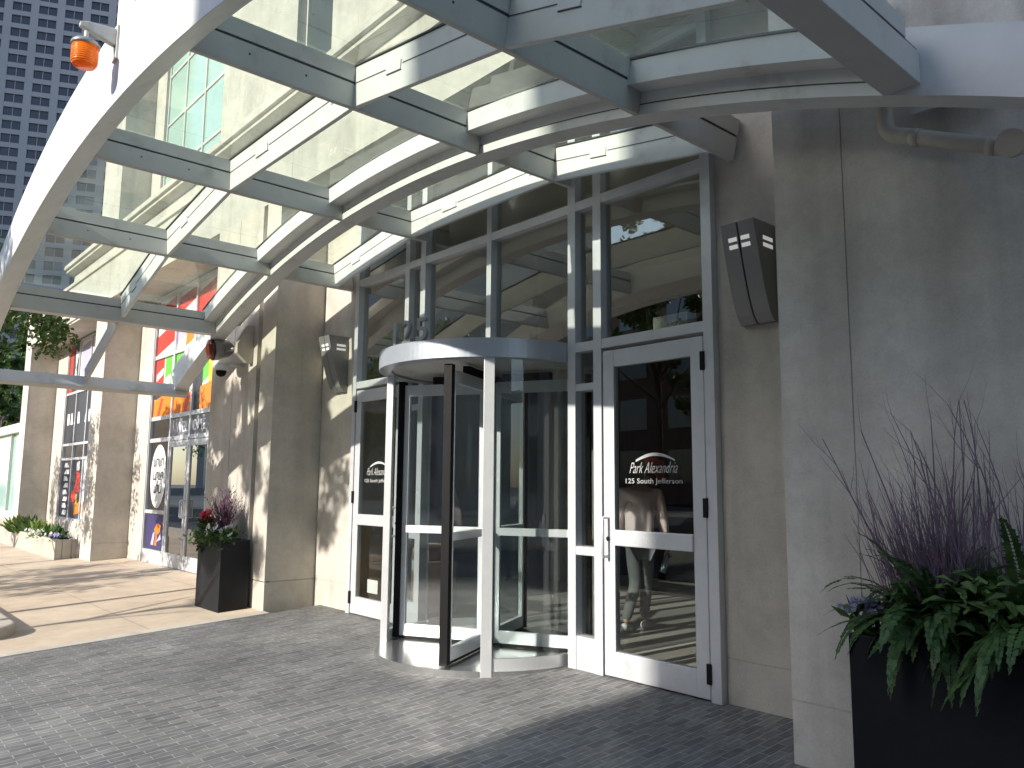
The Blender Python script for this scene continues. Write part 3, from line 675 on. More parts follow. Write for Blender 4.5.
# ------------------------------------------------------------------ shop bay (second bay) with posters
def cm(name, c, rough=.45): return paint(name, c, rough, 0, .04)
P_RED = cm('poster_red', (.62,.05,.035)); P_ORG = cm('poster_orange', (.72,.20,.02)); P_GRN = cm('poster_green', (.13,.42,.06))
P_YEL = cm('poster_yellow', (.75,.48,.03)); P_WHT = cm('poster_white', (.75,.74,.72)); P_CHA = cm('poster_charcoal', (.05,.052,.06)); P_BLU = cm('poster_indigo', (.045,.04,.12)); P_LAV = cm('poster_lilac', (.42,.38,.55))
PAL = [P_RED,P_ORG,P_GRN,P_YEL,P_WHT,P_CHA,P_BLU,P_LAV]
SX = [-16.35,-15.18,-14.17,-13.15]; SZ = [0.0,2.30,2.70,3.95,5.2]
b = MB(); y0, y1 = 4.985, 5.07; t = .035
for x in SX: b.box(x-t if x > -16.3 else x, x+t if x < -13.2 else x, y0, y1, 2.30 if -15 < x < -13.5 else 0, 5.2)
for i in range(3):
    xa = SX[i]+t*(1 if i else 2); xb = SX[i+1]-t
    for z in (2.30,2.72,3.93,5.12): b.box(xa, xb, y0+.004, y1-.004, z-.03, z+.045)
b.box(SX[0]+2*t if 0 else SX[0]+.001, SX[1]-t, y0+.006, y1-.006, .92, .985); b.box(SX[0]+.001, SX[1]-t, y0+.006, y1-.006, 0, .25)
SF = b.build('shop_front', M_ALU, BL)
pane(-16.33,-13.17,2.33,5.15,SF,M_GL_SHOP,5.03); pane(-16.33,-15.21,.25,2.29,SF,M_GL_SHOP,5.03)
for x0, x1, hr in ((-15.14,-14.18,False),(-14.165,-13.2,True)):
    b = MB(); b.box(x0,x0+.09,4.99,5.04,.012,2.26); b.box(x1-.09,x1,4.99,5.04,.012,2.26); b.box(x0+.09,x1-.09,4.992,5.038,.012,.25); b.box(x0+.09,x1-.09,4.992,5.038,2.15,2.26)
    d = b.build('shop_door', M_ALU, BL)
    g = MB(); g.box(x0+.08,x1-.08,5.01,5.02,.24,2.16); g.build('glass', M_GL_SHOP, d)
    hx = x1-.045 if not hr else x0+.045
    h = MB(); h.tube([(hx,4.99,1.2),(hx,4.93,1.2),(hx,4.92,1.18),(hx,4.92,.92),(hx,4.93,.9),(hx,4.99,.9)], .012, 8); h.build('pull_handle', M_ALU, d)
b = MB(); b.box(-18.0,-11.5,7.5,7.6,-.1,5.2); b.build('shop_back_wall', M_LOBBY, BL)
b = MB(); b.box(-25,-20.4,7.5,7.6,-.1,5.2); b.build('shop_back_wall', M_LOBBY, BL)
def poster(name, label, x0, x1, z0, z1, y, shapes, cat='poster', base=4):
    b = MB(); b.box(x0,x1,y-.004,y,z0,z1,base)
    for k, (ci, pts) in enumerate(shapes):
        yy = y-.0045-.0006*(k+1)
        b.face([(x0+(x1-x0)*u, yy, z0+(z1-z0)*v) for u, v in pts], ci)
    o = b.build(name, PAL, fix=False); tag(o, label, cat); return o
yp = 4.984+.03
poster('window_poster','window poster with green and white blocks over an orange foot, left upper shop pane',-16.28,-15.22,2.775,3.895,5.027,
  [(0,[(0,.45),(.45,.55),(.45,1),(0,1)]),(4,[(.05,.62),(.4,.72),(.4,.84),(.05,.74)]),(2,[(.5,.25),(.85,.3),(.85,1),(.5,1)]),(4,[(.55,.5),(.8,.55),(.8,.7),(.55,.65)]),(5,[(.0,.3),(.45,.3),(.45,.5),(0,.45)]),(1,[(0,0),(1,0),(1,.3),(.55,.36),(0,.28)]),(0,[(.2,0),(.35,0),(.5,.3),(.38,.3)])])
poster('window_poster','window poster with a charcoal wedge and green stripe, middle upper shop pane',-15.14,-14.21,2.775,3.895,5.027,
  [(2,[(0,.3),(.3,.3),(.45,1),(0,1)]),(4,[(.05,.5),(.28,.55),(.3,.7),(.05,.65)]),(5,[(.3,.25),(.8,.25),(.95,1),(.6,1)]),(3,[(.42,.8),(.62,1),(.4,1)]),(1,[(0,0),(1,0),(1,.33),(.6,.27),(0,.31)]),(0,[(.55,0),(.7,0),(.9,.3),(.75,.3)]),(2,[(.85,.3),(1,.35),(1,.6),(.9,.5)])])
poster('window_poster','window poster with green, yellow and orange bars, right upper shop pane',-14.13,-13.22,2.775,3.895,5.027,
  [(5,[(0,.35),(.4,.35),(.4,1),(0,1)]),(2,[(.4,.4),(.7,.5),(.7,1),(.4,1)]),(3,[(.7,.4),(1,.4),(1,1),(.7,1)]),(1,[(.3,0),(1,0),(1,.42),(.3,.36)]),(5,[(0,0),(.3,0),(.3,.36),(0,.36)])])
poster('window_poster','red and white striped poster in the top left shop pane',-16.28,-15.22,3.99,5.08,5.027,
  [(0,[(0,0),(1,.2),(1,.55),(0,.35)]),(0,[(0,.5),(1,.7),(1,1),(0,.85)]),(4,[(.1,.42),(.9,.6),(.9,.64),(.1,.46)])])
poster('window_poster','white poster with orange patches in the top middle shop pane',-15.14,-14.21,3.99,5.08,5.027,
  [(7,[(0,.1),(.5,.2),(.5,.6),(0,.5)]),(1,[(.45,0),(1,.1),(1,.5),(.5,.35)]),(0,[(0,.6),(1,.8),(1,1),(0,.9)])])
poster('window_poster','red poster with an orange block in the top right shop pane',-14.13,-13.22,3.99,5.08,5.027,
  [(1,[(0,0),(.6,.1),(.6,.4),(0,.3)]),(0,[(0,.35),(1,.5),(1,1),(0,.85)])])
sg = thing('welcome_sign', 'grey transom sign reading WELCOME above the shop doors', 'sign', (-14.2,5.02,2.5))
b = MB(); b.box(-15.13,-13.2,5.021,5.025,2.35,2.68); b.build('panel', cm('sign_grey',(.22,.22,.23)), sg)
wall_text('WELCOME', -14.95, 5.019, 2.41, 1.45, .2, M_TEXTW, 'lettering', sg, bold=.01)
ov = thing('oval_sign', 'white oval window sign with three dark lines beside the shop doors', 'sign', (-15.78,5.02,1.65))
b = MB(); b.sweep([[(-15.77+.43*math.cos(t),y,1.62+.60*math.sin(t)) for t in [2*math.pi*i/40 for i in range(40)]] for y in (5.024,5.020)]); b.build('panel', P_WHT, ov)
for zz, ws in ((1.80,(.1,.13,.09,.14)),(1.55,(.14,.1,.1,.12)),(1.30,(.1,.1,.16))):
    b = MB(); x = -15.77-(sum(ws)+.03*(len(ws)-1))/2
    for k, q in enumerate(ws):
        b.box(x,x+.03,5.016,5.0195,zz,zz+.16); b.box(x+.03,x+q,5.016,5.0195,zz+(.13 if k%2 else 0),zz+(.16 if k%2 else .03)); b.box(x+q-.03,x+q,5.0155,5.0195,zz+.03,zz+.13); x += q+.03
    b.build('lettering', P_CHA, ov)
poster('window_poster','indigo poster with an orange flower shape low beside the shop doors',-16.28,-15.24,.27,.90,5.027,
  [(1,[(.45,.55),(.6,.75),(.8,.7),(.75,.5),(.6,.4)]),(7,[(.3,.1),(.4,.45),(.5,.5),(.45,.1)]),(1,[(.5,.1),(.56,.45),(.62,.42),(.62,.1)]),(7,[(.6,.2),(.8,.45),(.85,.3)])],base=6)

# third bay glazing
TX = [-23.4,-22.33,-21.25,-20.18,-19.1]
b = MB()
for i, x in enumerate(TX): b.box(x-.03 if i else x, x+.03 if i < 4 else x, 4.99, 5.07, .55, 5.15)
for i in range(4):
    for z in (.55,2.05,2.42,3.75,5.09): b.box(TX[i]+.03, TX[i+1]-.03, 4.994, 5.066, z, z+.06)
W3 = b.build('window', M_ALU, BL)
pane(-23.38,-19.12,.58,5.12,W3,M_GL_SHOP,5.03)
poster('window_poster','narrow red poster with pale figures in the top of the far left window',-23.34,-22.38,3.83,5.07,5.027,[(0,[(0,0),(.3,0),(.3,1),(0,1)]),(5,[(.3,0),(1,0),(1,1),(.3,1)]),(4,[(.45,.1),(.8,.15),(.65,.5),(.85,.8),(.5,.9),(.6,.5)])])
poster('window_poster','pale poster with an orange foot in the top of the far left window',-22.28,-21.30,3.83,5.07,5.027,[(7,[(.1,.3),(.9,.3),(.9,.95),(.1,.9)]),(1,[(.3,.0),(.9,.0),(.8,.3),(.4,.3)])])
poster('window_poster','pale lilac poster in the top right pane of the far left window',-21.20,-20.23,3.83,5.07,5.027,[(7,[(.1,.1),(.6,.2),(.6,.9),(.1,.8)]),(5,[(.65,.3),(.9,.3),(.9,.8),(.65,.8)])])
poster('window_poster','charcoal strip with white letter shapes running down the far left window',-23.34,-22.38,.62,2.04,5.027,
  [(4,[(.25,.04+.12*k),(.75,.04+.12*k),(.75-.2*(k%2),.12+.12*k),(.25+.15*((k+1)%2),.12+.12*k)]) for k in range(8)],base=5)
poster('window_poster','dark poster of stacked red and orange shapes in the far left window',-22.28,-21.30,.62,2.04,5.027,
  [(0,[(.3,.45),(.8,.45),(.75,.8),(.4,.8)]),(0,[(.05,.25),(.45,.3),(.4,.5),(.05,.45)]),(1,[(.4,.05),(.95,.1),(.9,.28),(.4,.25)]),(4,[(.4,.82),(.7,.82),(.65,.98),(.4,.96)]),(3,[(.5,.25),(.65,.25),(.6,.42),(.5,.42)])],base=5)
poster('window_poster','poster of yellow and lilac panels low in the far left window',-21.20,-20.23,.62,2.04,5.027,
  [(7,[(.1,.4),(.5,.4),(.5,.75),(.1,.75)]),(3,[(.5,.1),(.9,.1),(.9,.5),(.5,.45)]),(1,[(.1,.05),(.5,.05),(.5,.3),(.1,.3)]),(3,[(.2,.8),(.8,.8),(.8,.95),(.2,.95)])],base=4)
poster('window_poster','dark band crossed by white letter shapes at mid height of the far left window',-23.34,-20.2,2.50,3.72,5.027-.001,
  [(4,[(.04+.11*k,.38),(.11+.11*k,.38),(.11+.11*k-.02*(k%2),.62),(.04+.11*k+.015*(k%3),.62)]) for k in range(8) if k != 4],base=5)

# ------------------------------------------------------------------ plants
def leaf(b, p, d, up_, L, W, m=0, cup=.0):
    d = d.normalized(); sd = d.cross(up_)
    if sd.length < 1e-4: sd = Vector((1,0,0))
    sd.normalize(); nn = sd.cross(d)
    b.face([p, p+d*L*.45+sd*W*.5+nn*cup, p+d*L, p+d*L*.45-sd*W*.5+nn*cup], m)
def rv(r_=rnd):
    while True:
        v = Vector((r_.uniform(-1,1), r_.uniform(-1,1), r_.uniform(-1,1)))
        if .05 < v.length < 1: return v
L_FERN = leafmat('fern_leaf', (.03,.075,.022), (.10,.17,.05), .25)
L_BROAD = leafmat('broad_leaf', (.07,.13,.035), (.16,.24,.08), .3)
L_GRN = leafmat('green_leaf', (.03,.07,.015), (.10,.17,.04), .35)
L_TREE = leafmat('tree_leaf', (.025,.055,.012), (.085,.14,.03), .35)
L_HOSTA = leafmat('hosta_leaf', (.10,.18,.03), (.25,.32,.09), .35)
L_PURP = leafmat('purple_grass', (.10,.05,.09), (.26,.15,.22), .3)
L_DARKP = leafmat('dark_purple_grass', (.05,.015,.025), (.10,.04,.05), .2)
P_WF = leafmat('white_petal', (.55,.55,.52), (.78,.78,.76), .3)
P_RF = leafmat('red_petal', (.55,.03,.06), (.75,.10,.13), .3)
P_VF = leafmat('violet_petal', (.22,.18,.38), (.36,.32,.52), .3)
M_TWIG = paint('purple_twig', (.19,.125,.17), .7, 0, .25)
M_BARK = paint('bark', (.10,.085,.07), .9, 0, .25, 9.0, .4)
def planter(x0, x1, y0, y1, z0, z1, label):
    t = thing('planter_box', label, 'planter', ((x0+x1)/2,(y0+y1)/2,z0), 'tall black planters by the entrance')
    b = MB(); tp = .0; w_ = .035
    b.sweep([[(x0,y0,z0),(x1,y0,z0),(x1,y1,z0),(x0,y1,z0)],[(x0,y0,z1),(x1,y0,z1),(x1,y1,z1),(x0,y1,z1)],
             [(x0+w_,y0+w_,z1),(x1-w_,y0+w_,z1),(x1-w_,y1-w_,z1),(x0+w_,y1-w_,z1)],[(x0+w_,y0+w_,z1-.09),(x1-w_,y0+w_,z1-.09),(x1-w_,y1-w_,z1-.09),(x0+w_,y1-w_,z1-.09)]])
    b.build('tub', M_PLANTER, t, bevel=.006)
    b = MB(); b.box(x0+w_+.001,x1-w_-.001,y0+w_+.001,y1-w_-.001,z1-.14,z1-.05); b.build('soil', M_SOIL, t)
    return t
PLX0, PLX1, PLY0, PLY1, PLT = -10.46,-9.70,3.88,4.25,.80
planter(PLX0, PLX1, PLY0, PLY1, gz(4.0)-.01, PLT, 'tall black planter by the left pier with red flowers and purple plumes')
PRX0, PRX1, PRY0, PRY1, PRT = -1.87,-.85,3.85,4.25,.805
planter(PRX0, PRX1, PRY0, PRY1, gz(4.05)-.06, PRT, 'tall black planter in the shade by the stained right wall, overflowing with ferns')
# fern
def frond(b, base, dir_, L, droop, w0, r_):
    p = Vector(base); d = Vector(dir_).normalized(); n = 16; pts = [p.copy()]
    for i in range(n):
        d = (d + Vector((0,0,-droop*(.4+i/n)))).normalized(); p = p + d*(L/n); pts.append(p.copy())
    for i in range(1, n+1):
        u = i/n; q = pts[i]; dd = (pts[i]-pts[i-1]).normalized()
        sd = dd.cross(Vector((0,0,1)))
        if sd.length < .05: sd = Vector((1,0,0))
        sd.normalize(); wl = w0*math.sin(math.pi*min(1, .12+.92*u))**.7*(1-.2*u)
        nrm = sd.cross(dd)
        for s_ in (-1, 1):
            dl = (sd*s_ + dd*.35 + nrm*r_.uniform(-.25,.1)).normalized()
            leaf(b, q, dl, nrm, wl*r_.uniform(.85,1.1), L/n*1.05)
            leaf(b, (pts[i]+pts[i-1])/2, dl, nrm, wl*r_.uniform(.8,1.05), L/n*1.0)
r_ = random.Random(21)
def fern(label, cx, cy, cz, n, seed, Lr=(.35,.62)):
    r_ = random.Random(seed); b = MB()
    for i in range(n):
        a = r_.uniform(0, 2*math.pi); el = r_.uniform(.1, 1.25)
        if math.sin(a) > .3 and el < .6: el += .5
        d = Vector((math.cos(a)*math.cos(el), math.sin(a)*math.cos(el)*.8, math.sin(el)))
        base = (cx+r_.uniform(-.12,.12), cy+r_.uniform(-.08,.06), cz+r_.uniform(-.02,.06))
        frond(b, base, d, r_.uniform(*Lr), r_.uniform(.08,.26), r_.uniform(.035,.06), r_)
    o = b.build('fern', L_FERN, fix=False); tag(o, label, 'fern', 'ferns in the right planter'); return o
fern('broad green fern spilling over the left end of the right black planter', -1.50, 4.0, PRT+.04, 170, 3, (.30,.64))
fern('green fern at the right end of the right black planter, cut by the frame', -1.12, 4.0, PRT+.04, 170, 4, (.30,.66))
r_ = random.Random(77); b = MB()
for i in range(46):
    a = r_.uniform(3.3, 6.1); el = r_.uniform(-.1,.7); d = Vector((math.cos(a)*math.cos(el), math.sin(a)*math.cos(el), math.sin(el)))
    p = Vector((-1.28+r_.gauss(0,.11), 3.93+r_.uniform(-.14,.05), PRT+r_.uniform(.06,.30)))
    L = r_.uniform(.09,.16); q = p+d*L*.55; up_ = Vector((0,0,1))+rv(r_)*.4
    sd = d.cross(up_).normalized()*L*.23; e = p+d*L+Vector((0,0,-L*.3))
    for sg_ in (-1, 1): b.face([p, p+d*L*.25+sd*sg_*.8, q+sd*sg_, p+d*L*.85+sd*sg_*.55+Vector((0,0,-L*.15)), e, q+Vector((0,0,.012))], 0)
tag(b.build('broadleaf_plant', L_BROAD, fix=False), 'pale broad leaves showing between the ferns of the right planter', 'plant')
# dry twigs
def twigs(b, base, d, L, r0, r_, depth=0):
    p = Vector(base); d = Vector(d).normalized(); n = 7; path = [p.copy()]; rad = [r0]
    for i in range(n):
        d = (d + rv(r_)*.13 + Vector((0,0,.03))).normalized(); p = p + d*L/n; path.append(p.copy()); rad.append(r0*(1-.75*(i+1)/n))
        if depth < 2 and i >= 1 and r_.random() < (.62 if depth == 0 else .35):
            sd = (d + rv(r_)*.55).normalized(); twigs(b, p, sd, L*r_.uniform(.3,.55)*(1-i/(n+3)), rad[-1]*.7, r_, depth+1)
    b.tube(path, rad, 5, 0, False)
r_ = random.Random(11); b = MB()
for i in range(40):
    x = -1.58+.62*r_.random(); a = r_.uniform(-.42,.25) + (-.12 if x < -1.45 else 0)
    twigs(b, (x+.0, 4.08+r_.uniform(-.07,.06), PRT-.05), (a, r_.uniform(-.15,.12), 1), r_.uniform(.6,1.22), r_.uniform(.0045,.008), r_)
tag(b.build('twig_bundle', M_TWIG, fix=False), 'bare purple brown twigs standing up behind the ferns in the right planter', 'twigs')
r_ = random.Random(12); b = MB()
for i in range(240):
    base = Vector((-1.50+r_.gauss(0,.10), 4.08+r_.gauss(0,.04), PRT-.04)); a = r_.uniform(0,6.28)
    twigs(b, base, (-.17+.28*math.cos(a), .2*math.sin(a), 1), r_.uniform(.4,.8), .0034, r_, 1)
tag(b.build('heather_sprig', M_TWIG, fix=False), 'fine purple heather sprays at the left of the right planter', 'heather')
def flowers(name, label, cx, cy, cz, n, spread, mp_, seed, size=.05, green=L_GRN, greens=120, cat='flowers', h=.2):
    r_ = random.Random(seed); b = MB()
    for i in range(greens):
        p = Vector((cx+r_.gauss(0,spread[0]), cy+r_.gauss(0,spread[1]), cz+r_.uniform(-.02,h*.75)))
        leaf(b, p, rv(r_)+Vector((0,0,.35)), rv(r_), r_.uniform(.06,.12), r_.uniform(.025,.045), 1)
    for i in range(n):
        p = Vector((cx+r_.gauss(0,spread[0]), cy+r_.gauss(0,spread[1])-.03, cz+r_.uniform(h*.5,h*1.1)))
        nn = (Vector((0,-.8,.5))+rv(r_)*.5).normalized()
        ax = nn.orthogonal().normalized(); bx = nn.cross(ax)
        for k in range(7):
            t = 2*math.pi*k/7; d = ax*math.cos(t)+bx*math.sin(t)+nn*.35
            leaf(b, p, d, nn, size*r_.uniform(.8,1.1), size*.6, 0)
    o = b.build(name, [mp_, green], fix=False); tag(o, label, cat); return o
flowers('violet_flowers', 'small violet flowers at the left rim of the right black planter', -1.80, 3.95, PRT-.02, 22, (.05,.05), P_VF, 31, .022, greens=90, h=.16)
flowers('red_flowers', 'bright red flower head at the left end of the left black planter', -10.42, 3.98, PLT+.05, 9, (.05,.05), P_RF, 32, .085, greens=260, h=.24)
flowers('white_flowers', 'white blooms at the right end of the left black planter', -9.98, 4.0, PLT-.05, 20, (.12,.08), P_WF, 33, .05, greens=480, h=.2)
r_ = random.Random(41); b = MB()
for i in range(160):
    a = r_.uniform(0,6.28); t_ = r_.uniform(.0,.5)
    base = Vector((-10.12+r_.gauss(0,.05), 4.06+r_.gauss(0,.03), PLT-.05)); d = Vector((t_*math.cos(a)*.8, t_*math.sin(a)*.5, 1)).normalized()
    L = r_.uniform(.3,.75); mid = base+d*L*.6; tip = base+d*L+Vector((.1*math.cos(a),.06*math.sin(a),-.02))
    sd = d.cross(Vector((0,1,0))).normalized()*.006
    m = 1 if r_.random() < .55 else 0
    b.face([base-sd, base+sd, mid+sd, mid-sd], m); b.face([mid-sd, mid+sd, tip], m)
    if m == 0:
        for k in range(8):
            q = mid+(tip-mid)*(k/8); leaf(b, q, rv(r_)*.6+d, rv(r_), .05, .014, 0)
tag(b.build('purple_fountain_grass', [L_PURP, L_DARKP], fix=False), 'tall purple plume grass in the middle of the left black planter', 'grass plant')
flowers('trailing_foliage', 'dark green trailing leaves along the front rim of the left black planter', -10.25, 3.93, PLT-.1, 0, (.25,.05), P_WF, 35, .05, L_FERN, 420, 'foliage', .2)

# concrete raised bed far left
RB = thing('concrete_planter', 'long low cast concrete flower bed in front of the far left window', 'planter', (-20.6, 4.1, 0))
def bedbox(x0, x1):
    b = MB(); y0, y1, zt = 3.90, 4.295, .34
    for q in ((x0,x1,y0,y0+.12),(x0,x1,y1-.1,y1)): b.box(*q, -.25, zt)
    for q in ((x0,x0+.12),(x1-.12,x1)): b.box(*q, y0+.12, y1-.1, -.25, zt-.003)
    return b.build('kerb_block', M_BED, RB, bevel=.02)
bedbox(-20.75,-18.2); bedbox(-23.4,-20.77); bedbox(-26.0,-23.42)
b = MB(); b.box(-25.85,-18.28,4.0,4.25,.1,.24); b.build('soil', M_SOIL, RB)
def hosta(label, x, seed, s_=1.0, m=L_HOSTA):
    r_ = random.Random(seed); b = MB()
    for i in range(150):
        a = r_.uniform(0,6.28); el = r_.uniform(.15,1.3); d = Vector((math.cos(a)*math.cos(el),math.sin(a)*math.cos(el)*.6,math.sin(el)))
        p = Vector((x+r_.gauss(0,.22)*s_, 4.10+r_.gauss(0,.07), .24+r_.uniform(0,.12)))
        leaf(b, p, d, rv(r_), r_.uniform(.16,.34)*s_, r_.uniform(.07,.11)*s_, 0, .01)
    o = b.build('hosta', m, fix=False); tag(o, label, 'plant', 'leafy plants in the concrete bed'); return o
hosta('yellow green leafy plant at the far left of the concrete bed', -23.0, 51, 1.25); hosta('large leafy plant second from the left in the concrete bed', -21.8, 52, 1.3, L_GRN)
hosta('leafy plant just left of the white flowers in the concrete bed', -20.6, 53, 1.1); hosta('small leafy plant behind the violet flowers in the concrete bed', -19.4, 54, 1.0, L_GRN)
flowers('white_flowers', 'low white blooms along the front of the concrete bed', -20.2, 4.02, .26, 70, (.45,.06), P_WF, 55, .06, L_HOSTA, 520, h=.16)
flowers('violet_flowers', 'pale violet blooms at the right end of the concrete bed', -18.7, 4.05, .26, 40, (.16,.06), P_VF, 56, .06, L_GRN, 300, h=.14)
# kerbed tree island at the left edge
b = MB()
pts = [(-10.25+.35*math.cos(t)-.2, 1.55+.35*math.sin(t)) for t in [R(a) for a in range(-90, 91, 15)]] + [(-16,1.9),(-16,1.2)]
pts2 = pts
b.sweep([[(x,y,gz(y)-.1) for x, y in pts2],[(x,y,gz(y)+.13) for x, y in pts2]]); structure(b.build('kerb_island', M_KERB, bevel=.03))
def tree(label, x, y, z0, h_trunk, crown, n, seed, lean=(0,0), group='street trees before the building', lsz=(.07,.13)):
    r_ = random.Random(seed)
    t = thing('street_tree', label, 'tree', (x, y, z0), group)
    b = MB(); top = Vector((x+lean[0], y+lean[1], z0+h_trunk)); base = Vector((x, y, z0-.1))
    b.tube([base, base.lerp(top,.35)+Vector((.02,.01,0)), base.lerp(top,.7), top], [.085,.07,.06,.05], 10)
    tips = []
    for i in range(11):
        a = r_.uniform(0,6.28); el = r_.uniform(.25,1.3); L = r_.uniform(.55,.95)
        s0 = base.lerp(top, r_.uniform(.72,1)); e = Vector(crown[0])*1.0
        q = s0 + Vector((math.cos(a)*math.cos(el)*crown[1]*L, math.sin(a)*math.cos(el)*crown[1]*L, math.sin(el)*crown[2]*1.5*L))
        m_ = s0.lerp(q,.5)+rv(r_)*.12
        b.tube([s0, m_, q], [.035,.022,.008], 6); tips += [m_, q]
    b.build('trunk', M_BARK, t)
    c = MB(); cl = []
    for i in range(46):
        v = rv(r_)*1.05; cl.append((Vector(crown[0])+Vector((v.x*crown[1], v.y*crown[1], v.z*crown[2])), r_.uniform(.18,.42)))
    for i in range(n):
        q, s_ = r_.choice(cl); p = q + rv(r_)*s_
        leaf(c, p, rv(r_)+Vector((0,0,-.25)), rv(r_), r_.uniform(*lsz), r_.uniform(*lsz)*.62, 0, .008)
    c.build('crown', L_TREE, t, fix=False)
    return t
tree('young street tree whose dark crown hangs in at the left edge of the picture', -14.6, 1.25, gz(1.25), 2.4, ((-14.4,1.40,3.6),1.5,1.45), 8500, 61)
tree('street tree nearest the kerb island tip, shading the small planter wall', -12.05, 1.1, gz(1.1), 2.7, ((-12.3,1.0,3.9),1.0,1.0), 2600, 62)
tree('street tree farthest along the kerb island, by the far left window', -18.3, .9, gz(.9), 2.5, ((-18.4,.9,3.5),1.5,1.3), 4200, 63)
tree('street tree beyond the kerb island, past the low end block', -22.5, .6, gz(.6), 2.5, ((-22.6,.6,3.4),1.6,1.3), 4200, 64)
tree('tall street tree by the road, shading the wall behind the small planter', -10.9, -4.2, -.5, 4.6, ((-10.75,-4.2,6.15),1.8,1.7), 12500, 65, lsz=(.08,.15))
tree('low branched street tree by the road, shading the pavement before the shop doors', -15.6, -3.9, -.5, 2.7, ((-15.4,-3.9,3.55),1.9,.62), 3000, 68, lsz=(.08,.15))
tree('street tree across the road, mirrored dimly in the door glass', -11.5, -15.5, -.37, 3.2, ((-11.4,-15.4,5.0),2.0,1.8), 3600, 66, lsz=(.14,.24))
tree('broad street tree across the road, left of the mirrored car', -16.0, -15.0, -.37, 3.2, ((-16.0,-15.0,5.2),2.3,1.9), 3600, 67, lsz=(.14,.24))

# ------------------------------------------------------------------ far left glass block and tower
GB = thing('glass_pavilion', 'low pale green glass building beyond the far left pier', 'building', (-34, 8, 0))
b = MB(); b.box(-48,-25.4,6.2,6.3,-.1,3.4); b.build('glass_wall', M_GL_GREEN, GB)
b = MB(); b.box(-48,-25.35,6.0,9,3.4,3.75); b.build('roof', M_CONCU, GB)
b = MB(); b.box(-48,-25.4,6.1,6.19,-.1,.35); b.build('sill', M_STEEL, GB)
for x in range(5): 
    b = MB(); b.box(-29-x*4.2,-28.93-x*4.2,6.1,6.195,.35,3.4); b.build('mullion', M_STEEL, GB)
D = 230.0; az = R(8.5)
tc_ = Vector((-D*math.cos(az), D*math.sin(az), 0)); ht = Vector((.416,.909,0)); nrm = Vector((.909,-.416,0))
TW = thing('office_tower', 'tall blue grey office tower gridded with paired dark windows, far left', 'tower', tuple(tc_))
M_TOW = paint('tower_precast', (.215,.215,.235), .8, 0, .05, .05)
def tower_glass():
    m, nt, out = mat('tower_glass')
    b = N(nt, 'ShaderNodeBsdfPrincipled', i_Roughness=.3); b.inputs['Specular IOR Level'].default_value = .25
    g = N(nt, 'ShaderNodeNewGeometry'); r = ramp(nt, [(0,(.014,.018,.03)),(.6,(.026,.032,.05)),(.82,(.05,.058,.085)),(1,(.11,.12,.15))]); nt.links.new(g.outputs['Random Per Island'], r.inputs[0])
    nt.links.new(r.outputs[0], b.inputs['Base Color']); nt.links.new(b.outputs[0], out.inputs[0]); return m
M_TOWG0 = paint('tower_glass', (.02,.026,.042), .3, 0, .5, .02, spec=.25)
def tp(u, o_, z): v = tc_+ht*u+nrm*o_; return (v.x, v.y, z)
def tbox(b, u0, u1, o0, o1, z0, z1):
    b.hexa([tp(u0,o1,z0),tp(u1,o1,z0),tp(u1,o0,z0),tp(u0,o0,z0),tp(u0,o1,z1),tp(u1,o1,z1),tp(u1,o0,z1),tp(u0,o0,z1)])
PU, PZ = 6.07, 3.6
NU = 7
M_TOWG = tower_glass()
b = MB(); tbox(b, -NU*PU, NU*PU, -40, -.8, -1, 176)
b.build('core_wall', M_TOWG, TW)
b = MB()
for i in range(-NU, NU+1): tbox(b, i*PU-.92, i*PU+.92, -.79, .0, -1, 176)
for i in range(-NU, NU):
    for k in range(49): tbox(b, i*PU+.92, i*PU+PU-.92, -.79, -.06, k*PZ-.6, k*PZ+.72)
b.build('facade_grid', M_TOW, TW)
def win(i, k, bb=None):
    b = bb or MB(); u0 = i*PU+.921; u1 = i*PU+PU-.921; z0 = k*PZ+.721; z1 = (k+1)*PZ-.601; m_ = (u0+u1)/2
    tbox(b, u0, m_-.08, -.5, -.42, z0, z1); tbox(b, m_+.08, u1, -.5, -.42, z0, z1); tbox(b, m_-.08, m_+.08, -.48, -.20, z0, z1); b.m[-6:] = [1]*6
    return b
near = []; rest = MB()
for i in range(-NU, NU):
    for k in range(49):
        v = Vector(tp(i*PU+3, 0, k*PZ+1.8)) - Vector((0,0,1.5)); zc_ = v.dot(fwd); px = 512+f*v.dot(r2)/zc_; py = 384-f*v.dot(u2)/zc_
        if -20 < px < 118 and -15 < py < 250 and len(near) < 100 and (px < 40 or py < 175-1.35*(px-20) + 60): near.append((i,k))
        else: win(i, k, rest)
for i, k in near: win(i, k).build('window', [M_TOWG, M_TOW], TW)
o = rest.build('window_field', [M_TOWG, M_TOW], TW); o['kind'] = 'stuff'
b = MB(); b.box(-330,-140,-150,-110,-1,230); NB = b.build('added_shade_slab', M_TOW); tag(NB, 'unseen slab added to shade the gridded office tower from the sun', 'tower')  # unseen block added to keep the sun off the office tower
# trees far off behind the canopy glass
for i, (x, y, s_) in enumerate(((-62,9.5,1.0),(-75,13,1.2),(-58,13,.9))):
    tree(['far street tree low behind the canopy glass, nearest the tower foot','far street tree behind the canopy glass, leftmost of its row','far street tree behind the canopy glass, beside the cream pier'][i], x, y, -.4, 6, ((x,y,9.5*s_),4.0,4.5), 2600, 80+i, group='trees by the tower foot', lsz=(.4,.7))

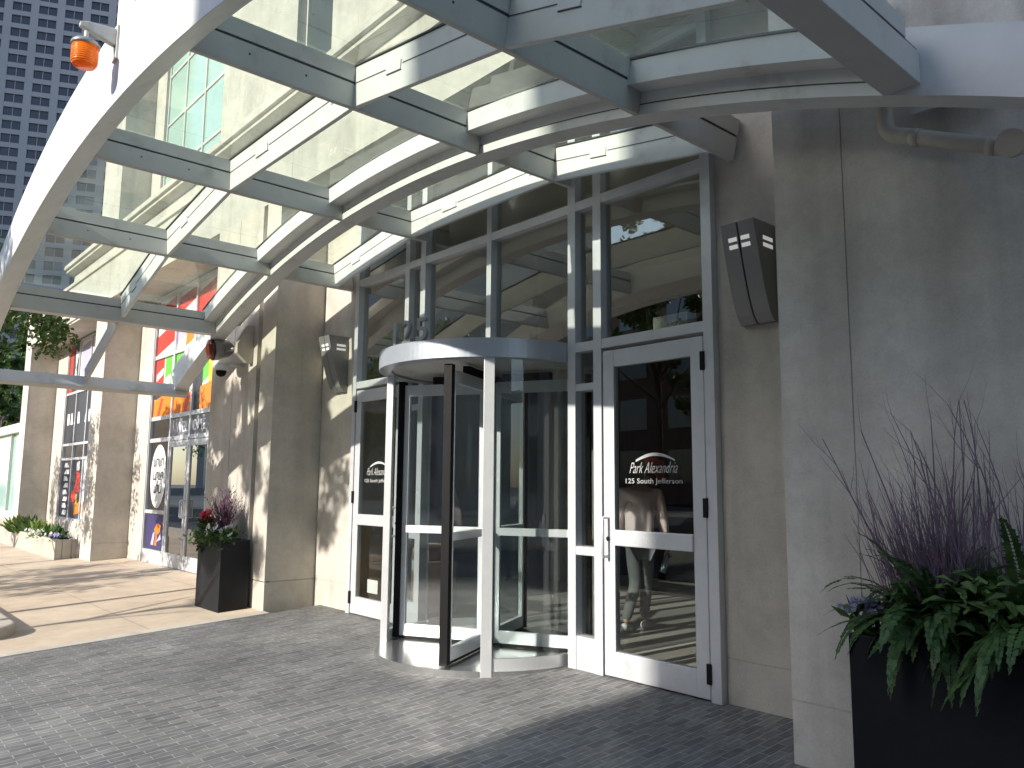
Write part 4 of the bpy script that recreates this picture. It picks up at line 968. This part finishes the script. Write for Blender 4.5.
# ------------------------------------------------------------------ building across the street (shades the right half)
OB = thing('office_block', 'grey office block across the street, mirrored in the glass doors', 'building', (18, -25, -.4))
M_OB = concrete('grey_block_wall', (.30,.28,.26), amount=.2)
b = MB(); b.box(-4.9,60,-34,-19,-.4,34); b.build('wall', M_OB, OB)
for i in range(12):
    for k in range(8):
        x = -3.6+i*3.0; z = 1.2+k*3.6
        m = MB(); m.box(x,x+2.2,-18.99,-18.93,z,z+2.3); m.build('window', M_GL_DARK, OB)

M_FARB = concrete('far_brick', (.16,.10,.075), amount=.2); M_FARC = concrete('far_stone', (.22,.20,.18), amount=.2)
for q, (x0, x1, y0, hh, m_, lb) in enumerate(((-150,-78,-66,26,M_FARC,'long grey building far across the street, mirrored at the left'),(-77,-44,-62,29,M_FARB,'brown brick building far across the street, middle of the mirrored row'),(-43,-14,-64,30,M_FARB,'tall brown brick building far across the street, mirrored in the door'),(-13,12,-66,31,M_FARC,'grey stone building far across the street, partly behind the office block'))):
    t = thing('row_building', lb, 'building', ((x0+x1)/2, y0-8, -.4), 'buildings far across the street')
    b = MB(); b.box(x0,x1,y0-16,y0,-.5,hh); b.build('wall', m_, t)
    nx = int((x1-x0)/7)
    for i in range(nx):
        for k in range(4):
            x = x0+1.5+i*7; z = 2+k*6
            w_ = MB(); w_.box(x,x+4,y0+.01,y0+.08,z,z+3.6); w_.build('window', M_GL_DARK, t)
# ------------------------------------------------------------------ lobby contents
M_CARD = paint('cardboard', (.33,.215,.12), .8, 0, .1); M_LABEL = paint('paper_label', (.7,.7,.68), .7)
def carton(label, x, y, z, w_, d_, h_, rz, lab=False):
    t = thing('cardboard_box', label, 'box', (x, y, z), 'cartons stacked inside the left door')
    c, s_ = math.cos(rz), math.sin(rz)
    def P(u, v, zz): return (x+u*c-v*s_, y+u*s_+v*c, z+zz)
    b = MB(); b.hexa([P(-w_/2,-d_/2,0),P(w_/2,-d_/2,0),P(w_/2,d_/2,0),P(-w_/2,d_/2,0),P(-w_/2,-d_/2,h_),P(w_/2,-d_/2,h_),P(w_/2,d_/2,h_),P(-w_/2,d_/2,h_)]); b.build('carton', M_CARD, t, bevel=.006)
    b = MB(); b.hexa([P(-.03,-d_/2-.002,h_*.55),P(.03,-d_/2-.002,h_*.55),P(.03,d_/2+.002,h_*.55),P(-.03,d_/2+.002,h_*.55),P(-.03,-d_/2-.002,h_+.002),P(.03,-d_/2-.002,h_+.002),P(.03,d_/2+.002,h_+.002),P(-.03,d_/2+.002,h_+.002)]); b.build('tape', M_LABEL, t)
    return t
carton('large brown carton at the bottom of the stack behind the left door', -7.85, 5.6, 0, .62, .45, .36, .1)
carton('middle brown carton of the stack behind the left door', -7.8, 5.62, .362, .58, .42, .26, -.08)
carton('small pale carton on top of the stack behind the left door', -7.82, 5.6, .624, .45, .36, .18, .15)
b = MB(); b.box(-8.05,-7.83,4.944,4.9445,.27,.42); tag(b.build('paper_notice', M_LABEL), 'small white paper taped low on the left door glass', 'notice')
# reception desk deep in the lobby
RD = thing('reception_desk', 'dark reception desk deep inside the lobby', 'desk', (-7.5, 10.8, 0))
b = MB(); b.box(-9.4,-5.8,10.6,11.2,0,1.02); b.build('front_panel', M_DARKBRONZE, RD)
b = MB(); b.box(-9.5,-5.7,10.5,11.25,1.02,1.08); b.build('counter_top', M_LOBBY, RD)

# person walking inside
def skin_body(name, joints, edges, radii, m, parent=None, sub=2):
    me = bpy.data.meshes.new(name); me.from_pydata(joints, edges, []); o = bpy.data.objects.new(name, me); C.objects.link(o)
    sk_ = o.modifiers.new('skin', 'SKIN')
    for i, r in enumerate(radii):
        v = me.skin_vertices[0].data[i]; v.radius = r if hasattr(r, '__len__') else (r, r); v.use_root = (i == 0)
    o.modifiers.new('sub', 'SUBSURF').levels = sub; o.modifiers['sub'].render_levels = sub
    bpy.context.view_layer.update()
    me2 = bpy.data.meshes.new_from_object(o.evaluated_get(bpy.context.evaluated_depsgraph_get()))
    bpy.data.objects.remove(o)
    for p in me2.polygons: p.use_smooth = True
    me2.materials.clear(); me2.materials.append(m); me2.name = name
    o = bpy.data.objects.new(name, me2); C.objects.link(o)
    if parent is not None: o.parent = parent; o.matrix_parent_inverse = Matrix.Translation(parent.location).inverted()
    return o
M_SKIN = paint('skin', (.50,.28,.20), .5); M_SHIRT = paint('dusty_pink_shirt', (.78,.62,.60), .85, 0, .08, 8.0, .2); M_TROUS = paint('grey_trousers', (.15,.15,.15), .85, 0, .15)
M_CAP = paint('red_cap', (.45,.05,.06), .8); M_HAIR = paint('brown_hair', (.09,.045,.02), .6); M_SHOE = paint('white_shoe', (.65,.65,.63), .6); M_BOTTLE = paint('blue_steel_bottle', (.22,.32,.40), .3, .5)
P0 = Vector((-5.42, 6.62, 0)); U = Vector((.664,.748,0)); F = Vector((-.748,.664,0))
def pj(u, d, z): v = P0+U*u+F*d; return (v.x, v.y, z)
PS = thing('person', 'person in a dusty pink shirt, grey trousers and red cap walking inside the lobby', 'person', tuple(P0))
J = [pj(0,0,.92), pj(.0,.02,1.10), pj(.01,.05,1.28), pj(.03,.08,1.43), pj(.10,.14,1.52), pj(.14,.18,1.57), pj(.165,.20,1.63), pj(.175,.21,1.71),
     pj(-.16,.06,1.43), pj(-.21,.13,1.18), pj(-.15,.25,.99), pj(.20,.06,1.42), pj(.25,.03,1.16), pj(.295,.10,.92), pj(.31,.12,.83),
     pj(-.07,.0,.88), pj(-.035,.06,.49), pj(-.17,-.06,.10), pj(.075,.02,.88), pj(.085,.10,.49), pj(.07,.22,.10)]
Ed = [(0,1),(1,2),(2,3),(3,4),(4,5),(5,6),(6,7),(3,8),(8,9),(9,10),(3,11),(11,12),(12,13),(13,14),(0,15),(15,16),(16,17),(0,18),(18,19),(19,20)]
Rr = [.12,.12,.13,.11,.055,.06,.085,.055,.06,.04,.028,.06,.04,.03,.024,.075,.05,.033,.075,.05,.033]
skin_body('body', J, Ed, Rr, M_SKIN, PS)
skin_body('shirt', [pj(.0,0,.86),J[0],J[1],J[2],J[3],J[8],J[9],pj(-.16,.24,1.02),J[11],J[12],pj(.285,.085,.98)], [(0,1),(1,2),(2,3),(3,4),(4,5),(5,6),(6,7),(4,8),(8,9),(9,10)], [(.19,.13),(.185,.13),(.18,.13),(.19,.14),(.15,.12),.085,.062,.05,.085,.062,.05], M_SHIRT, PS)
skin_body('trousers', [J[0],J[15],J[16],pj(-.165,-.055,.12),J[18],J[19],pj(.072,.215,.12)], [(0,1),(1,2),(2,3),(0,4),(4,5),(5,6)], [.135,.10,.07,.055,.10,.07,.055], M_TROUS, PS)
for k, (q0, q1) in enumerate(((pj(-.20,-.11,.075), pj(-.09,.05,.04)), (pj(.05,.17,.045), pj(.15,.34,.045)))):
    skin_body('shoe', [q0, tuple((Vector(q0)+Vector(q1))/2), q1], [(0,1),(1,2)], [.042,.046,.036], M_SHOE, PS)
skin_body('hair', [pj(.155,.155,1.65), pj(.145,.13,1.54), pj(.135,.10,1.44)], [(0,1),(1,2)], [.085,.06,.035], M_HAIR, PS)
skin_body('cap', [pj(.168,.20,1.69), pj(.175,.21,1.74), pj(.25,.29,1.68)], [(0,1),(0,2)], [.098,.075,.035], M_CAP, PS)
for k in range(5):      # right hand fingers closed round the bottle
    u_ = -.03+.018*k
    if k < 4: pts = [pj(.31,.12+u_,.82), pj(.34,.12+u_,.795), pj(.345,.105+u_,.765), pj(.32,.10+u_,.745-.003*k)]
    else: pts = [pj(.30,.095,.83), pj(.28,.085,.795), pj(.285,.095,.765)]
    skin_body('finger' if k < 4 else 'thumb', pts, [(i,i+1) for i in range(len(pts)-1)], [.010]*(len(pts)-1)+[.008], M_SKIN, PS, 1)
b = MB(); p1, p0_ = Vector(pj(.327,.12,.83)), Vector(pj(.25,.08,.61)); ax = (p0_-p1).normalized()
b.tube([p1, p1+ax*.03, p1+ax*.05, p1+ax*.24], [.018,.02,.034,.034], 14); tag(b.build('water_bottle', M_BOTTLE), 'blue steel water bottle in the hand of the person in the lobby', 'bottle')

# car across the street (mirrored in the door glass)
CR = thing('parked_car', 'black saloon car parked across the street, mirrored in the right door glass', 'car', (-12.8,-9.6,-.5))
M_CAR = paint('black_car_paint', (.012,.012,.014), .12, 0, .1, spec=.8); M_TYRE = paint('tyre', (.02,.02,.02), .8); M_RIM = paint('alloy_rim', (.5,.5,.52), .3, .8)
M_HL = paint('headlight_glass', (.7,.72,.75), .1)
x0, yc, zg = -15.0, -9.6, -.5
prof = [(0,.45),(.05,.75),(.75,.88),(1.2,.95),(1.75,1.42),(2.9,1.45),(3.6,1.05),(4.35,.95),(4.5,.6),(4.45,.32),(.1,.3)]
b = MB(); b.sweep([[(x0+px,yc-.88,zg+pz) if pz < 1.0 else (x0+px,yc-.68,zg+pz) for px, pz in prof],[(x0+px,yc+.88,zg+pz) if pz < 1.0 else (x0+px,yc+.68,zg+pz) for px, pz in prof]]); b.build('body', M_CAR, CR, bevel=.05)
for s_ in (-1, 1):
    b = MB(); b.hexa([(x0+1.35,yc+s_*.86,zg+1.0),(x0+3.5,yc+s_*.86,zg+1.0),(x0+3.5,yc+s_*.80,zg+1.0),(x0+1.35,yc+s_*.80,zg+1.0),(x0+1.8,yc+s_*.72,zg+1.38),(x0+2.9,yc+s_*.72,zg+1.38),(x0+2.9,yc+s_*.66,zg+1.38),(x0+1.8,yc+s_*.66,zg+1.38)]); b.build('side_window', M_GL_DARK, CR)
    for wx in (.85, 3.6):
        b = MB(); b.tube([(x0+wx,yc+s_*.70,zg+.32),(x0+wx,yc+s_*.90,zg+.32)], .32, 24); wl = b.build('wheel', M_TYRE, CR)
        b = MB(); b.tube([(x0+wx,yc+s_*.88,zg+.32),(x0+wx,yc+s_*.91,zg+.32)], .2, 16); b.build('rim', M_RIM, wl)
    b = MB(); b.box(x0+4.3,x0+4.49,yc+s_*.7-.15,yc+s_*.7+.15,zg+.66,zg+.82); b.build('headlight', M_HL, CR, bevel=.03)
